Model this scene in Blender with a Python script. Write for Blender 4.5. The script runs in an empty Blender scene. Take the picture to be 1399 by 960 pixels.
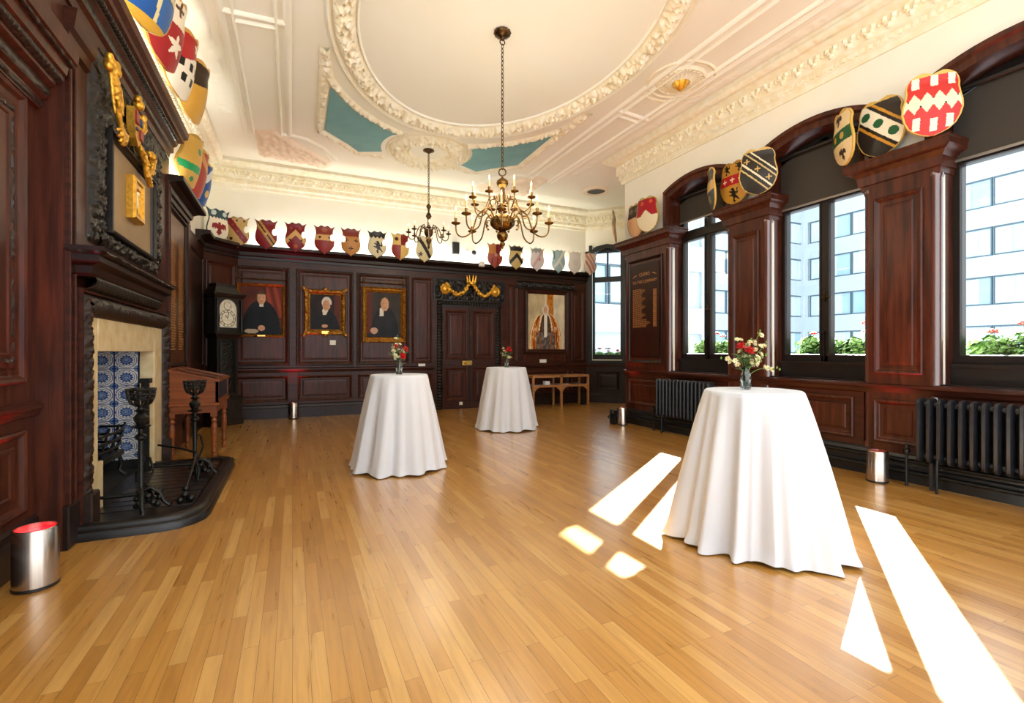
import bpy, bmesh, math, random
from mathutils import Vector, Matrix, noise
PI = math.pi
random.seed(7)
sc = bpy.context.scene
COL = sc.collection
V = Vector


def lin(h):
    """'#rrggbb' -> linear rgb"""
    h = h.lstrip('#')
    o = []
    for i in (0, 2, 4):
        c = int(h[i:i + 2], 16) / 255
        o.append(c / 12.92 if c <= .04045 else ((c + .055) / 1.055) ** 2.4)
    return tuple(o)


def sm(a, b, x):
    t = max(0., min(1., (x - a) / (b - a))) if a != b else float(x > a)
    return t * t * (3 - 2 * t)


def lerp(a, b, t):
    return a + (b - a) * t


def interp(tab, x):
    if x <= tab[0][0]:
        return tab[0][1]
    for (a, p), (b, q) in zip(tab, tab[1:]):
        if x <= b:
            return p + (q - p) * (x - a) / (b - a)
    return tab[-1][1]


class Fr:
    """a wall frame: a runs along u, b up, c out along n"""
    def __init__(s, o, u, n, v=(0, 0, 1)):
        s.o, s.u, s.n, s.v = V(o), V(u).normalized(), V(n).normalized(), V(v).normalized()

    def P(s, a, b, c=0.):
        return s.o + s.u * a + s.v * b + s.n * c


class M:
    def __init__(s):
        s.v, s.f, s.m, s.c = [], [], [], None

    def add(s, vs, fs, mi=0):
        b = len(s.v)
        s.v.extend(V(p) for p in vs)
        for f in fs:
            s.f.append([b + i for i in f])
            s.m.append(mi)
        return s

    def box(s, p0, p1, mi=0):
        (a, b, c), (d, e, f) = p0, p1
        return s.add([(a, b, c), (d, b, c), (d, e, c), (a, e, c), (a, b, f), (d, b, f), (d, e, f), (a, e, f)],
                     [(0, 3, 2, 1), (4, 5, 6, 7), (0, 1, 5, 4), (1, 2, 6, 5), (2, 3, 7, 6), (3, 0, 4, 7)], mi)

    def fbox(s, F, a0, a1, b0, b1, c0, c1, mi=0, ch=0.):
        """box in a frame, front edges chamfered by ch"""
        if ch <= 0:
            vs = [F.P(a, b, c) for c in (c0, c1) for a, b in ((a0, b0), (a1, b0), (a1, b1), (a0, b1))]
            return s.add(vs, [(0, 3, 2, 1), (4, 5, 6, 7), (0, 1, 5, 4), (1, 2, 6, 5), (2, 3, 7, 6), (3, 0, 4, 7)], mi)
        return s.rings(F, a0, a1, b0, b1, [(0, c0), (0, c1 - ch), (ch, c1)], True, mi, back=True)

    def rings(s, F, a0, a1, b0, b1, prof, fill=True, mi=0, back=False):
        """rectangular mitred frame: prof is (inset, height) from the outside in"""
        vs, fs = [], []
        for d, h in prof:
            vs += [F.P(a0 + d, b0 + d, h), F.P(a1 - d, b0 + d, h), F.P(a1 - d, b1 - d, h), F.P(a0 + d, b1 - d, h)]
        for k in range(len(prof) - 1):
            for i in range(4):
                j = (i + 1) % 4
                fs.append((4 * k + i, 4 * k + j, 4 * k + 4 + j, 4 * k + 4 + i))
        if fill:
            k = 4 * (len(prof) - 1)
            fs.append((k, k + 1, k + 2, k + 3))
        if back:
            fs.append((3, 2, 1, 0))
        return s.add(vs, fs, mi)

    def grid(s, fn, nu, nv, mi=0, cu=False, cv=False, skip=None):
        """fn(i, j) -> point; i over nu, j over nv; cu closes u"""
        vs = [fn(i, j) for j in range(nv) for i in range(nu)]
        fs = []
        for j in range(nv if cv else nv - 1):
            for i in range(nu if cu else nu - 1):
                if skip and skip(i, j):
                    continue
                i2, j2 = (i + 1) % nu, (j + 1) % nv
                fs.append((j * nu + i, j * nu + i2, j2 * nu + i2, j2 * nu + i))
        return s.add(vs, fs, mi)

    def lathe(s, prof, n=16, o=(0, 0, 0), mi=0, mat=None, cap=True, lobes=0, la=0.):
        """prof (r, z) turned round z at o"""
        o = V(o)
        vs, fs = [], []
        for r, z in prof:
            for k in range(n):
                t = 2 * PI * k / n
                rr = r * (1 + la * math.cos(lobes * t)) if lobes else r
                p = V((rr * math.cos(t), rr * math.sin(t), z))
                vs.append(o + (mat @ p if mat else p))
        for j in range(len(prof) - 1):
            for k in range(n):
                k2 = (k + 1) % n
                fs.append((j * n + k, j * n + k2, j * n + n + k2, j * n + n + k))
        if cap:
            if prof[0][0] > 1e-5:
                fs.append(tuple(range(n - 1, -1, -1)))
            if prof[-1][0] > 1e-5:
                b = (len(prof) - 1) * n
                fs.append(tuple(range(b, b + n)))
        return s.add(vs, fs, mi)

    def tube(s, pts, r, n=8, mi=0, closed=False, cap=True):
        pts = [V(p) for p in pts]
        N = len(pts)
        rs = r if isinstance(r, (list, tuple)) else [r] * N
        vs, fs = [], []
        up = None
        for i, p in enumerate(pts):
            if closed:
                t = pts[(i + 1) % N] - pts[i - 1]
            else:
                t = pts[min(i + 1, N - 1)] - pts[max(i - 1, 0)]
            t.normalize()
            if up is None:
                up = V((0, 0, 1)) if abs(t.z) < .9 else V((1, 0, 0))
            x = t.cross(up)
            if x.length < 1e-6:
                x = t.orthogonal()
            x.normalize()
            y = x.cross(t)
            up = y
            for k in range(n):
                a = 2 * PI * k / n
                vs.append(p + (x * math.cos(a) + y * math.sin(a)) * rs[i])
        for i in range(N if closed else N - 1):
            i2 = (i + 1) % N
            for k in range(n):
                k2 = (k + 1) % n
                fs.append((i * n + k, i * n + k2, i2 * n + k2, i2 * n + k))
        if cap and not closed:
            fs.append(tuple(range(n - 1, -1, -1)))
            fs.append(tuple(range((N - 1) * n, N * n)))
        return s.add(vs, fs, mi)

    def ball(s, c, r, n=10, mi=0, sc=(1, 1, 1), rot=None):
        c = V(c)
        m = n // 2 + 1
        def fn(i, j):
            t, f = 2 * PI * i / n, PI * j / (m - 1)
            p = V((r * sc[0] * math.sin(f) * math.cos(t), r * sc[1] * math.sin(f) * math.sin(t), r * sc[2] * math.cos(f)))
            return c + (rot @ p if rot else p)
        return s.grid(fn, n, m, mi, cu=True)

    def sweep(s, path, prof, mi=0, closed=False, side=1, ends=True):
        """path in XY; prof (outward, z); outward is left of the path for side=1"""
        pts = [V((p[0], p[1], 0)) for p in path]
        N = len(pts)
        vs, fs = [], []
        for i, p in enumerate(pts):
            e = []
            if closed or i > 0:
                e.append((p - pts[i - 1]).normalized())
            if closed or i < N - 1:
                e.append((pts[(i + 1) % N] - p).normalized())
            ns = [V((-q.y, q.x, 0)) * side for q in e]
            n = sum(ns, V((0, 0, 0)))
            n = n / max(.2, n.dot(ns[0]))
            for d, z in prof:
                vs.append(p + n * d + V((0, 0, z)))
        k = len(prof)
        for i in range(N if closed else N - 1):
            i2 = (i + 1) % N
            for j in range(k - 1):
                fs.append((i * k + j, i2 * k + j, i2 * k + j + 1, i * k + j + 1))
        if ends and not closed:
            fs.append(tuple(range(k)))
            fs.append(tuple(range((N - 1) * k, N * k))[::-1])
        return s.add(vs, fs, mi)

    def poly(s, F, pts, c0, c1, mi=0):
        """polygon (a, b) in a frame, extruded c0..c1"""
        n = len(pts)
        vs = [F.P(a, b, c0) for a, b in pts] + [F.P(a, b, c1) for a, b in pts]
        fs = [tuple(range(n, 2 * n)), tuple(range(n - 1, -1, -1))]
        fs += [(i, (i + 1) % n, n + (i + 1) % n, n + i) for i in range(n)]
        return s.add(vs, fs, mi)

    def build(s, name, mats, parent=None, origin=None, smooth=0., local=False, mods=()):
        if not isinstance(mats, (list, tuple)):
            mats = [mats]
        off = V((0, 0, 0))
        if origin is not None:
            off = V(origin)
        if parent is not None and not local:
            p = parent
            while p is not None:
                off = off + p.location
                p = p.parent
        me = bpy.data.meshes.new(name)
        me.from_pydata([tuple(p - off) for p in s.v], [], s.f)
        for m in mats:
            me.materials.append(m)
        me.polygons.foreach_set('material_index', s.m)
        if s.c is not None:
            ca = me.color_attributes.new('paint', 'FLOAT_COLOR', 'CORNER')
            buf = []
            for fi, f in enumerate(s.f):
                c = s.c[fi]
                for _ in f:
                    buf += [c[0], c[1], c[2], 1.]
            ca.data.foreach_set('color', buf)
        else:
            bm = bmesh.new()
            bm.from_mesh(me)
            bmesh.ops.recalc_face_normals(bm, faces=bm.faces)
            bm.to_mesh(me)
            bm.free()
        if smooth:
            me.polygons.foreach_set('use_smooth', [True] * len(me.polygons))
            if smooth < 3:
                try:
                    me.set_sharp_from_angle(angle=smooth)
                except Exception:
                    pass
        me.update()
        o = bpy.data.objects.new(name, me)
        COL.objects.link(o)
        if origin is not None:
            o.location = origin
        if parent is not None:
            o.parent = parent
        return o


def tag(o, label=None, cat=None, group=None, kind=None):
    if label:
        o['label'] = label
    if cat:
        o['category'] = cat
    if group:
        o['group'] = group
    if kind:
        o['kind'] = kind
    return o


def empty(name, loc, label=None, cat=None, group=None, rz=0., kind=None):
    o = bpy.data.objects.new(name, None)
    o.empty_display_size = .1
    o.location = loc
    o.rotation_euler = (0, 0, rz)
    COL.objects.link(o)
    return tag(o, label, cat, group, kind)


def struct(o, label, cat):
    return tag(o, label, cat, kind='structure')


def copy_tree(o, parent=None):
    c = o.copy()
    COL.objects.link(c)
    c.parent = parent
    for ch in list(o.children):
        copy_tree(ch, c)
    return c


def lump(x, y, z=0.):
    """0..1 rounded cell bumps, the swell of carved leaves and flowers"""
    d = noise.voronoi(V((x, y, z)))[0]
    return max(0., 1 - d[0] * 1.25) ** .7


def swirl(s, t, p, k=3):
    """running scroll foliage; s along, t 0..1 across, pitch p"""
    n = math.floor(s / p)
    u = (s / p - n - .5) * 2
    w = (t - .5) * 2
    if n % 2:
        w = -w
    r = math.hypot(u, w)
    a = math.atan2(w, u)
    return .5 + .5 * math.cos(k * a + 7.5 * r) if r < 1.25 else .35


def carve(m, P0, du, dv, n, L, W, depth, res=.02, kind='leaf', pitch=.12, mi=0, swell=True):
    """carved strip: origin P0, along du for L, across dv for W, raised along n"""
    P0, du, dv, n = V(P0), V(du).normalized(), V(dv).normalized(), V(n).normalized()
    nu, nv = max(3, int(L / res) + 1), max(4, int(W / res) + 1)
    sx, sy = P0.x * 3.1 + P0.y * 1.7, P0.z * 2.3
    def fn(i, j):
        s, t = L * i / (nu - 1), j / (nv - 1)
        pr = math.sin(PI * t) ** .6 if swell else (0. if j in (0, nv - 1) else 1.)
        if kind == 'leaf':
            h = .35 + .65 * lump(s / pitch + sx, t * W / pitch + sy)
        elif kind == 'scroll':
            h = .3 + .5 * swirl(s, t, pitch) + .3 * lump(s / pitch * 3 + sx, t * W / pitch * 3 + sy)
        elif kind == 'gad':
            h = .25 + .75 * abs(math.sin(PI * (s / pitch + .5 * t)))
        elif kind == 'bead':
            h = .2 + .8 * abs(math.sin(PI * s / pitch))
        elif kind == 'dent':
            h = 1. if (s / pitch) % 1 < .55 else .25
        else:
            h = 1.
        return P0 + du * s + dv * (W * t) + n * (depth * pr * h)
    return m.grid(fn, nu, nv, mi)


def pip(x, y, pts):
    c = False
    j = len(pts) - 1
    for i in range(len(pts)):
        xi, yi = pts[i]
        xj, yj = pts[j]
        if (yi > y) != (yj > y) and x < (xj - xi) * (y - yi) / (yj - yi) + xi:
            c = not c
        j = i
    return c
# ---------------------------------------------------------------- materials
def nmat(name):
    m = bpy.data.materials.new(name)
    m.use_nodes = True
    nt = m.node_tree
    b = nt.nodes['Principled BSDF']
    return m, nt, b


def mat(name, col, rough=.5, metal=0., var=0., scale=8., stretch=(1, 1, 1), bump=0., bscale=40., spec=.5, coat=0., trans=0., col2=None, sheen=0., emit=None, es=0.):
    m, nt, b = nmat(name)
    c = lin(col) if isinstance(col, str) else col
    b.inputs['Base Color'].default_value = (*c, 1)
    b.inputs['Roughness'].default_value = rough
    b.inputs['Metallic'].default_value = metal
    b.inputs['Specular IOR Level'].default_value = spec
    b.inputs['Coat Weight'].default_value = coat
    b.inputs['Transmission Weight'].default_value = trans
    b.inputs['Sheen Weight'].default_value = sheen
    if emit:
        b.inputs['Emission Color'].default_value = (*lin(emit), 1)
        b.inputs['Emission Strength'].default_value = es
    tc = None
    if var or col2 or bump:
        tc = nt.nodes.new('ShaderNodeTexCoord')
        mp = nt.nodes.new('ShaderNodeMapping')
        mp.inputs['Scale'].default_value = stretch
        nt.links.new(tc.outputs['Object'], mp.inputs['Vector'])
    if var or col2:
        nz = nt.nodes.new('ShaderNodeTexNoise')
        nz.inputs['Scale'].default_value = scale
        nz.inputs['Detail'].default_value = 5
        nt.links.new(mp.outputs[0], nz.inputs['Vector'])
        rp = nt.nodes.new('ShaderNodeValToRGB')
        c2 = lin(col2) if col2 else tuple(x * (1 - var) for x in c)
        rp.color_ramp.elements[0].position = .32
        rp.color_ramp.elements[1].position = .68
        rp.color_ramp.elements[0].color = (*c2, 1)
        rp.color_ramp.elements[1].color = (*c, 1)
        nt.links.new(nz.outputs[0], rp.inputs[0])
        nt.links.new(rp.outputs[0], b.inputs['Base Color'])
    if bump:
        n2 = nt.nodes.new('ShaderNodeTexNoise')
        n2.inputs['Scale'].default_value = bscale
        n2.inputs['Detail'].default_value = 4
        nt.links.new(mp.outputs[0], n2.inputs['Vector'])
        bp = nt.nodes.new('ShaderNodeBump')
        bp.inputs['Strength'].default_value = bump
        bp.inputs['Distance'].default_value = .01
        nt.links.new(n2.outputs[0], bp.inputs['Height'])
        nt.links.new(bp.outputs[0], b.inputs['Normal'])
    return m


WOOD = mat('mahogany panelling', '#532818', .34, col2='#30150d', scale=2.2, stretch=(9, 9, .9), bump=.08, bscale=9, coat=0, spec=.3)
WOODH = mat('mahogany rails', '#472114', .34, col2='#2a120b', scale=2.2, stretch=(1.2, 1.2, 12), bump=.06, bscale=9, coat=0, spec=.3)
DARK = mat('dark stained oak', '#28150f', .36, col2='#180d0a', scale=3, stretch=(6, 6, 1), spec=.35)
EBON = mat('ebonised carving', '#1f1814', .36, col2='#0e0b09', scale=18, spec=.45)
EBROWN = mat('carved brown oak', '#33211a', .38, col2='#180f0b', scale=22, spec=.45)
WFRAME = mat('dark brown window paint', '#201613', .4, col2='#15100e', scale=5, stretch=(2, 2, 6), spec=.35)
BLACK = mat('black painted wood', '#15181b', .35, col2='#0d0f11', scale=5, stretch=(2, 2, 6))
BLKM = mat('black iron', '#14130f', .42, .35, col2='#0b0b0a', scale=20, bump=.2, bscale=60)
RADM = mat('black radiator enamel', '#20232a', .33, col2='#14161b', scale=14, spec=.6, bump=.1, bscale=30)
CREAM = mat('cream wall paint', '#f4f2e6', .75, col2='#f2efe0', scale=3)
CEIL = mat('warm ceiling paint', '#f7f8f0', .75, col2='#f6f6ea', scale=1.2)
PLAST = mat('cream plaster ornament', '#f7f4e4', .7, col2='#efe6c8', scale=9)
PLASTP = mat('pink tinted plaster', '#f8eddc', .7, col2='#f5e2cc', scale=12)
TEAL = mat('teal ceiling panel', '#74adb6', .6, col2='#67a1ac', scale=3)
GOLD = mat('gilding', '#efbb48', .32, .75, col2='#cf9632', scale=30, bump=.2, bscale=50)
GOLDF = mat('gilt picture frame', '#b9822f', .36, .7, col2='#704515', scale=26, bump=.15, bscale=60)
BRASS = mat('aged brass', '#8f6c36', .27, .95, col2='#5e4220', scale=14)
BRASSD = mat('dark bronze', '#6b4f31', .33, .9, col2='#3b2a1a', scale=14)
BRASSP = mat('polished brass', '#d6b05c', .25, .95)
CANDLE = mat('ivory candle tube', '#e9d9a6', .5)
BULB = mat('frosted bulb', '#fff6dd', .3, emit='#ffdf9e', es=.8)
CLOTH = mat('white tablecloth linen', '#dadfe6', .85, col2='#d4d9e1', scale=2, sheen=.2, bump=.12, bscale=260)
STEEL = mat('brushed steel', '#c9bdb0', .24, 1., col2='#b5a799', scale=3, stretch=(40, 40, .4))
REDL = mat('red lamp lens', '#d01028', .3, emit='#ff1028', es=.8)
WHITEP = mat('white plastic', '#eeece6', .45)
BLKP = mat('black plastic', '#141414', .4)
MARBLE = mat('cream marble', '#efe0b9', .3, col2='#d9bf86', scale=7, coat=.3)
SLATE = mat('black hearth slate', '#171413', .36, col2='#0f0d0c', scale=7, spec=.45)
SOOT = mat('sooty firebrick', '#191512', .9)
CASEW = mat('red mahogany', '#8a4a1e', .36, col2='#6d3515', scale=3, stretch=(1, 1, 9), spec=.35)
LOAK = mat('light oak', '#b98552', .42, col2='#9a6a3d', scale=4, stretch=(1, 1, 6))
PAPER = mat('paper', '#dfe3e8', .8)
NAVY = mat('navy cloth', '#33435e', .8)
GREEN = mat('leaf green', '#4f7a38', .5, col2='#2f5524', scale=20)
LEAFO = mat('geranium leaf', '#7ea851', .55, col2='#4f8030', scale=14)
STEM = mat('flower stem', '#64833f', .5)
PETW = mat('cream petals', '#f2edc8', .6)
PETR = mat('red petals', '#c41f22', .5)
PETO = mat('coral geranium petals', '#d8452e', .5)
PETY = mat('flower heart', '#d8b84a', .6)
BLIND = mat('black roller blind', '#37322c', .8)
BLINDS = mat('blind hem bar', '#8e877e', .4, .6)
FACADE = mat('pale stone cladding', '#aab5bd', .8, col2='#a1adb5', scale=14, stretch=(1, 1, .2))
FRAMEX = mat('dark window mullion', '#4e626e', .5)
CURT = mat('net curtain white', '#bccbd2', .8, col2='#a5b8c1', scale=5, stretch=(3, 3, .15))
PLANT = mat('planter black', '#1b1d1c', .6)
BOARD = mat('dark honours board', '#331b12', .4, col2='#24120c', scale=3, stretch=(8, 8, 1), spec=.2)
WOODG = mat('varnished mahogany column', '#5a2c1e', .3, col2='#3c1b12', scale=2.2, stretch=(9, 9, .9), spec=1., coat=1.)
BOARDG = mat('brass toned board', '#7a4d22', .32, .45, col2='#5a3316', scale=2, stretch=(1, 1, 3))
LETTER = mat('gilt lettering', '#b27c46', .45, .2)
VELL = mat('parchment toned panel', '#9b815c', .5, col2='#86693f', scale=2.5)
DIAL = mat('silvered dial', '#f2f2ea', .35, .1, col2='#d6cda6', scale=24)
DELFT = None


def wall_glass():
    m, nt, b = nmat('window glass')
    out = nt.nodes['Material Output']
    g = nt.nodes.new('ShaderNodeBsdfGlossy')
    g.inputs['Roughness'].default_value = .02
    t = nt.nodes.new('ShaderNodeBsdfTransparent')
    t.inputs['Color'].default_value = (.96, .985, .99, 1)
    fr = nt.nodes.new('ShaderNodeFresnel')
    fr.inputs['IOR'].default_value = 1.3
    mx = nt.nodes.new('ShaderNodeMixShader')
    nt.links.new(fr.outputs[0], mx.inputs[0])
    nt.links.new(t.outputs[0], mx.inputs[1])
    nt.links.new(g.outputs[0], mx.inputs[2])
    nt.links.new(mx.outputs[0], out.inputs[0])
    nt.nodes.remove(b)
    return m


GLASS = wall_glass()
BGLASS = mat('reflective blue glazing', '#9cb6c3', .2, 0., col2='#86a4b3', scale=.5, spec=.6)
VASEG = mat('clear vase glass', '#eef4f2', .03, trans=1.)


def floor_mat():
    m, nt, b = nmat('oak strip floor')
    N, L = nt.nodes.new, nt.links.new
    tc = N('ShaderNodeTexCoord')
    mp = N('ShaderNodeMapping')
    mp.inputs['Rotation'].default_value = (0, 0, PI / 2)
    L(tc.outputs['Object'], mp.inputs[0])
    bk = N('ShaderNodeTexBrick')
    bk.offset, bk.offset_frequency = .37, 2
    bk.inputs['Color1'].default_value = (0, 0, 0, 1)
    bk.inputs['Color2'].default_value = (1, 1, 1, 1)
    bk.inputs['Mortar'].default_value = (.5, .5, .5, 1)
    bk.inputs['Scale'].default_value = 1
    bk.inputs['Mortar Size'].default_value = .0011
    bk.inputs['Mortar Smooth'].default_value = .3
    bk.inputs['Brick Width'].default_value = .83
    bk.inputs['Row Height'].default_value = .07
    L(mp.outputs[0], bk.inputs['Vector'])
    # grain runs along the strips and shifts from strip to strip
    m2 = N('ShaderNodeMapping')
    m2.inputs['Scale'].default_value = (26, 1.6, 1)
    L(tc.outputs['Object'], m2.inputs[0])
    ad = N('ShaderNodeVectorMath')
    ad.operation = 'ADD'
    L(m2.outputs[0], ad.inputs[0])
    sc_ = N('ShaderNodeVectorMath')
    sc_.operation = 'SCALE'
    sc_.inputs['Scale'].default_value = 37
    L(bk.outputs['Color'], sc_.inputs[0])
    L(sc_.outputs[0], ad.inputs[1])
    nz = N('ShaderNodeTexNoise')
    nz.inputs['Scale'].default_value = 1.4
    nz.inputs['Detail'].default_value = 6
    nz.inputs['Distortion'].default_value = .6
    L(ad.outputs[0], nz.inputs['Vector'])
    r1 = N('ShaderNodeValToRGB')
    for p, c in ((0, '#b07a32'), (.35, '#be873c'), (.7, '#c48f44'), (1, '#d1a057')):
        e = r1.color_ramp.elements
        if p in (0, 1):
            e[int(p) * (len(e) - 1)].color = (*lin(c), 1)
        else:
            e.new(p).color = (*lin(c), 1)
    L(bk.outputs['Color'], r1.inputs[0])
    r2 = N('ShaderNodeValToRGB')
    r2.color_ramp.elements[0].position = .3
    r2.color_ramp.elements[0].color = (.84, .81, .77, 1)
    r2.color_ramp.elements[1].position = .62
    r2.color_ramp.elements[1].color = (1.06, 1.06, 1.06, 1)
    L(nz.outputs[0], r2.inputs[0])
    mx = N('ShaderNodeMix')
    mx.data_type = 'RGBA'
    mx.blend_type = 'MULTIPLY'
    mx.inputs[0].default_value = 1.
    L(r1.outputs[0], mx.inputs[6])
    L(r2.outputs[0], mx.inputs[7])
    mo = N('ShaderNodeMix')
    mo.data_type = 'RGBA'
    mo.inputs[7].default_value = (*lin('#4a2a10'), 1)
    mf = N('ShaderNodeMath')
    mf.operation = 'MULTIPLY'
    mf.inputs[1].default_value = .75
    L(bk.outputs['Fac'], mf.inputs[0])
    L(mf.outputs[0], mo.inputs[0])
    L(mx.outputs[2], mo.inputs[6])
    L(mo.outputs[2], b.inputs['Base Color'])
    rr = N('ShaderNodeMapRange')
    rr.inputs[3].default_value = .22
    rr.inputs[4].default_value = .38
    L(nz.outputs[0], rr.inputs[0])
    L(rr.outputs[0], b.inputs['Roughness'])
    b.inputs['Coat Weight'].default_value = 1.
    b.inputs['Coat IOR'].default_value = 1.6
    b.inputs['Coat Roughness'].default_value = .24
    bp = N('ShaderNodeBump')
    bp.inputs['Strength'].default_value = .25
    bp.inputs['Distance'].default_value = .002
    bp.invert = True
    L(bk.outputs['Fac'], bp.inputs['Height'])
    L(bp.outputs[0], b.inputs['Normal'])
    return m


FLOORM = floor_mat()


def paint_mat(name, rough=.4, coat=.2, spec=.5):
    m, nt, b = nmat(name)
    a = nt.nodes.new('ShaderNodeVertexColor')
    a.layer_name = 'paint'
    nt.links.new(a.outputs[0], b.inputs['Base Color'])
    b.inputs['Roughness'].default_value = rough
    b.inputs['Coat Weight'].default_value = coat
    b.inputs['Specular IOR Level'].default_value = spec
    return m


PAINT = paint_mat('painted heraldry', .35, .0, .3)
OIL = paint_mat('oil painting', .4, 0, .12)
DELFT = paint_mat('blue and white delft tile', .18, .5)
# ---------------------------------------------------------------- the room
ZC = 5.1
XL, XR, YB = -1.5, 5.85, 10.85
FL = Fr((0, 0, 0), (0, 1, 0), (1, 0, 0))            # left wall, a = y, c = x
FB = Fr((0, YB, 0), (1, 0, 0), (0, -1, 0))          # back wall, a = x
FR = Fr((0, 0, 0), (0, -1, 0), (-1, 0, 0))          # right wall, a = -y, c = -x
S2 = math.sqrt(.5)
FC = Fr((7.2, YB, 0), (S2, -S2, 0), (-S2, -S2, 0))  # canted wall of the bay

PLAN = [(-2.4, -1.2), (6.32, -1.2), (6.32, 7.3), (8.35, 9.95), (7.3, 11.0), (-2.4, 11.0)]
FP = Fr((0, 0, 0), (1, 0, 0), (0, 0, 1), (0, 1, 0))
m = M().poly(FP, PLAN, -.12, 0)
struct(m.build('floor', FLOORM), 'polished oak strip floor of the panelled hall', 'floor')
m = M().poly(FP, PLAN, ZC, ZC + .15)
ceiling = struct(m.build('ceiling', CEIL), 'cream ceiling with an oval plaster wreath', 'ceiling')


def carvepath(m, pts, W, depth, pitch=.1, res=.025, closed=False, kind='leaf', mi=0, z=None, swell=.6):
    """carved band on the ceiling following pts (x, y)"""
    z = ZC if z is None else z
    P = [V((p[0], p[1], 0)) for p in pts]
    if closed:
        P.append(P[0])
    out = []
    for a, b in zip(P, P[1:]):
        k = max(1, int((b - a).length / res))
        out += [a.lerp(b, i / k) for i in range(k)]
    if not closed:
        out.append(P[-1])
    n = len(out)
    nv = max(5, int(W / res) + 1)
    lat = []
    for i in range(n):
        t = out[(i + 1) % n] - out[i - 1] if closed else out[min(i + 1, n - 1)] - out[max(i - 1, 0)]
        t.normalize()
        lat.append(V((-t.y, t.x, 0)))
    def fn(i, j):
        t = j / (nv - 1)
        p = out[i] + lat[i] * (W * (t - .5))
        pr = math.sin(PI * t) ** swell if swell else (0 if j in (0, nv - 1) else 1)
        if kind == 'leaf':
            h = .3 + .7 * lump(p.x / pitch, p.y / pitch)
        else:
            h = 1.
        return (p.x, p.y, z + .004 - depth * pr * h)
    return m.grid(lambda i, j: fn(i, j), n, nv, mi, cu=closed)


OC = (2.27, 5.2)


def ell(f, a0, a1, k, c=OC, ax=1.88, by=2.65):
    return [(c[0] + ax * f * math.cos(lerp(a0, a1, i / k)), c[1] + by * f * math.sin(lerp(a0, a1, i / k))) for i in range(k + 1)]


def circ(c, r, a0, a1, k):
    return [(c[0] + r * math.cos(lerp(a0, a1, i / k)), c[1] + r * math.sin(lerp(a0, a1, i / k))) for i in range(k + 1)]


m = M()
carvepath(m, ell(.94, 0, 2 * PI, 140)[:-1], .25, .15, .06, .017, True)
m.build('oval_wreath', PLAST, ceiling, smooth=.9)
m = M()
carvepath(m, ell(1.03, 0, 2 * PI, 140)[:-1], .05, .05, closed=True, kind='plain', res=.05)
carvepath(m, ell(.865, 0, 2 * PI, 140)[:-1], .04, .03, closed=True, kind='plain', res=.05)
m.build('oval_moulding', CEIL, ceiling, smooth=.9)
MC = (2.32, 8.74)
m = M()
carvepath(m, circ(MC, .56, 0, 2 * PI, 60)[:-1], .34, .17, .07, .015, True)
carvepath(m, circ(MC, .76, 0, 2 * PI, 60)[:-1], .06, .06, .05, .02, True)
carvepath(m, circ(MC, .37, 0, 2 * PI, 60)[:-1], .05, .05, closed=True, kind='plain')
m.build('medallion', PLAST, ceiling, smooth=.9)


def blue_panel(sx):
    X = (lambda x: x) if sx > 0 else (lambda x: 2 * 2.29 - x)
    cur = [p for p in ell(1.2, PI * .79, PI * .59, 14)]
    ar = circ((2.29, 8.74), .84, PI * 1.17, PI * .87, 6)
    poly = cur + ar + [(1.12, 9.27), (.9, 9.0), (.49, 8.6)]
    poly = [(X(x), y) for x, y in poly]
    m = M()
    n = len(poly)
    cx, cy = X(1.0), 8.45
    m.add([(x, y, ZC - .012) for x, y in poly] + [(cx, cy, ZC - .012)], [(i, (i + 1) % n, n) for i in range(n)])
    m.build('blue_panel', TEAL, ceiling)
    m = M()
    tip = [(X(.42), 6.45), (X(.44), 6.8)]
    carvepath(m, [(X(.36), 6.25)] + [(X(x), y) for x, y in ell(1.165, PI * .81, PI * .585, 14)], .12, .09, .06, .018)
    carvepath(m, [(X(.36), 6.25), (X(.40), 7.2), (X(.41), 8.62)], .13, .09, .06, .018)
    carvepath(m, [(X(.41), 8.66), (X(.84), 9.06), (X(1.1), 9.35), (X(1.6), 9.27)], .1, .08, .06, .018)
    m.build('panel_border', PLAST, ceiling, smooth=.9)


blue_panel(1)
blue_panel(-1)


def side_panel(sx):
    X = (lambda x: x) if sx > 0 else (lambda x: 2 * 2.25 - x)
    m = M()
    for d, w in ((0, .09), (.12, .04)):
        carvepath(m, [(X(-.72 + d), 3.0), (X(-.72 + d), 9.2)], w, .045, kind='plain', res=.03, swell=.5)
        carvepath(m, [(X(-.05 - d), 3.0), (X(-.05 - d), 9.05 + d)], w, .045, kind='plain', res=.03, swell=.5)
        carvepath(m, [(X(-.05 - d), 9.05), (X(.2), 9.1), (X(.5), 9.35), (X(.78 - d), 9.85)], w, .045, kind='plain', res=.03, swell=.5)
        carvepath(m, [(X(-.72 + d), 6.05 + d), (X(-.05 - d), 6.0 + d)], w, .04, kind='plain', res=.03, swell=.5)
    m.build('panel_moulding', CEIL, ceiling, smooth=.9)
    m = M()
    def fn(i, j):
        s, t = i / 50, j / 34
        x = lerp(-.6, .72, s)
        top = interp([(0, 9.1), (.25, 8.95), (.5, 9.3), (1, 10.05)], s)
        y = lerp(top, 10.3, t)
        e = min(s, 1 - s, t, 1 - t)
        h = sm(0, .12, e)
        return (X(x), y, ZC + .003 - .1 * h * (.35 + .65 * lump(x / .09, y / .09)))
    m.grid(fn, 51, 35)
    m.build('cartouche', PLASTP, ceiling, smooth=.9)
    m = M()
    carvepath(m, [(X(-.95), 3), (X(-.95), 8.6)], .2, .03, .07, .03)
    m.build('border_band', CEIL, ceiling, smooth=.9)


side_panel(1)
side_panel(-1)
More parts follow.
